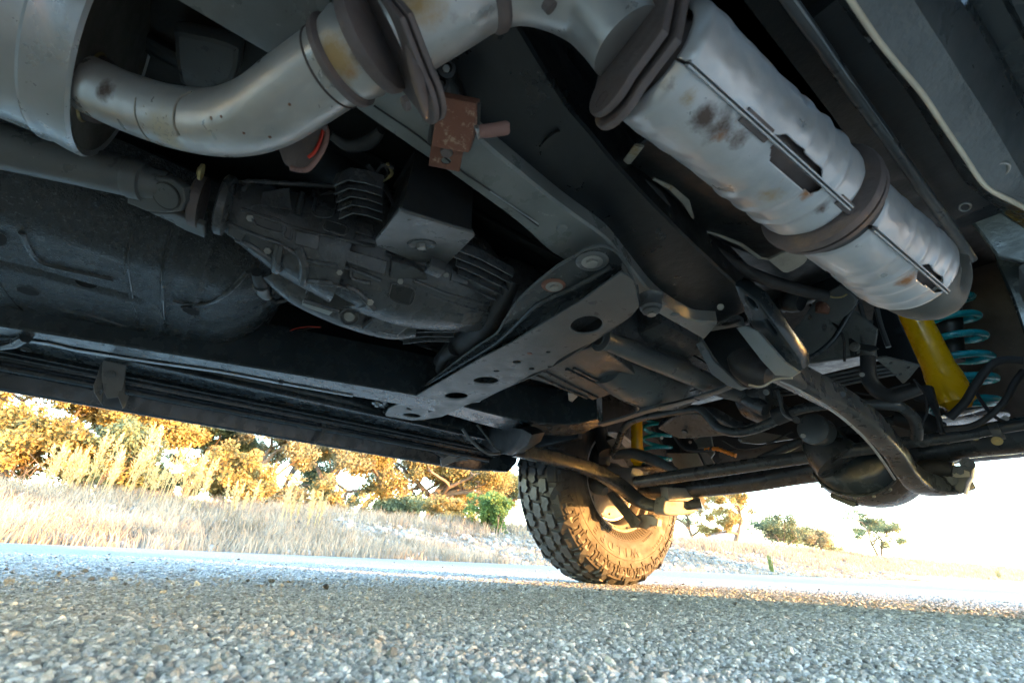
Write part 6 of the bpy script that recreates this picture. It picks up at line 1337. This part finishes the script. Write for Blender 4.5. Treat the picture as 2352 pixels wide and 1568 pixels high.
# raised lettering
def letters(txt, a_mid, r0, h, step, mt, lift=.0015, name='lettering'):
    cu = bpy.data.curves.new(name, 'FONT'); n = len(txt)
    for i, ch in enumerate(txt):
        if ch == ' ': continue
        cu = bpy.data.curves.new(name, 'FONT'); cu.body = ch; cu.size = h * 1.4; cu.align_x = 'CENTER'; cu.extrude = .0008; cu.offset = h * .02
        tmp = bpy.data.objects.new(name, cu); COL.objects.link(tmp); dg = bpy.context.evaluated_depsgraph_get(); dg.update()
        me = bpy.data.meshes.new_from_object(tmp.evaluated_get(dg)); bpy.data.objects.remove(tmp)
        ac = a_mid - (i - (n - 1) / 2) * step
        for v in me.vertices:
            x, y, z = v.co; r = r0 + y; a = ac - x / r0; v.co = on_side(a, r, lift + z)
        o = link(name, me, M[mt], ty)
letters('WILDPEAK', R(-28), .297, .036, R(9.5), 'letter')
letters('FALKEN', R(108), .300, .034, R(9.5), 'letter') if False else None
letters('M+S  LT285/70R17  TUBELESS', R(52), .276, .009, R(2.4), 'letter')
letters('RADIAL', R(38), .325, .012, R(3.2), 'letter')
# wheel
wh = part('wheel', 'bare inner face of the front wheel, lit orange')
lathe_open('rim_barrel', WC, (1, 0, 0), [(.098, .236), (.112, .234), (.116, .226), (.110, .219), (.095, .214), (.085, .200), (.02, .196), (-.03, .196), (-.06, .190), (-.10, .20), (-.105, .226)], M['wheel'], wh, 96)
lathe_open('rim_lip', WC, (1, 0, 0), [(.117, .229), (.119, .224), (.114, .217), (.108, .216)], M['wheel'], wh, 96)
lathe('wheel_disc', WC + Vector((-.06, 0, 0)), (1, 0, 0), [(0, .188), (.012, .188), (.02, .12), (.03, .05)], M['dark'], wh, 48)
br2 = part('brake', 'brake backing plate and caliper inside the wheel')
lathe('dust_shield', WC + Vector((.055, -.005, 0)), (1, 0, 0), [(-.02, .172), (0, .170), (.006, .155), (.008, .10), (.03, .07), (.06, .06)], M['disc'], br2, 48)
lathe('disc_rotor', WC + Vector((.02, 0, 0)), (1, 0, 0), [(0, .178), (.026, .178)], M['wheel'], br2, 48)
vs = []
box('caliper', WC + Vector((.075, -.10, .11)), (.09, .09, .12), M['dark'], br2, .02)
PY([(1355, 1105, 14), (1375, 1118, 18), (1390, 1128, 10)], M['chassis'], 'caliper_body', br2, 14, 3, Y=1.62)
PY([(1355, 1130, 9), (1358, 1150, 7), (1360, 1160, 5)], M['chassis'], 'bleed_fitting', br2, 12, 2, Y=1.62)
wtube('wheel_weight', [Vector((WC.x + .118, WC.y + .2215 * math.sin(a), WC.z - .2215 * math.cos(a))) for a in (R(-57), R(-53), R(-49))], .005, M['boltsteel'], wh, 8, 2)
wtube('wheel_weight', [Vector((WC.x + .118, WC.y + .2215 * math.sin(a), WC.z - .2215 * math.cos(a))) for a in (R(30), R(36), R(42), R(48))], .004, M['boltsteel'], wh, 8, 2)
kn = part('steering_knuckle', 'cast knuckle and hub behind the far radius arm')
lathe('hub_carrier', WC + Vector((.06, 0, 0)), (1, 0, 0), [(0, .085), (.04, .08), (.07, .06), (.12, .05), (.16, .048)], M['disc'], kn, 32)
ptube('knuckle_arm', [(1400, 1130, 12), (1430, 1165, 12), (1455, 1195, 11), (1470, 1205, 9)], M['disc'], kn, 14, 4, Y=1.72)
pplate('shield_bracket', [(1392, 1132), (1405, 1128), (1470, 1195), (1462, 1210), (1450, 1212)], .012, M['chassis'], kn, Y=1.66)
pplate('knuckle_casting', [(1445, 1200), (1462, 1182), (1490, 1180), (1512, 1192), (1510, 1208), (1495, 1206), (1485, 1215), (1470, 1212)], .03, M['disc'], kn, Y=1.70, bev=.004)
for x, y in ((1400, 1180), (1412, 1210), (1440, 1212), (1508, 1205)): bolt(P(x, y, Y=1.70), (.4, -1, 0), .006, M['disc'], kn, False)
# near front wheel and rear wheels stand outside the picture; they cast and catch light where they stand
for (cx_, cy_, lab) in ((.93, 1.8, 'near front tyre outside the frame'), (-.80, -1.12, 'far rear tyre outside the frame'), (.80, -1.12, 'near rear tyre outside the frame')):
    lathe_open('tyre', Vector((cx_, cy_, .43)), (1, 0, 0), [(a, r + (.010 if r > .40 else 0)) for a, r in prof] + [prof[0]], M['tyre'], truck, 64)['label'] = lab
    lathe('wheel', Vector((cx_, cy_, .43)), (1, 0, 0), [(-.1, .222), (-.06, .19), (.06, .19), (.1, .222)], M['wheel'], truck, 48)
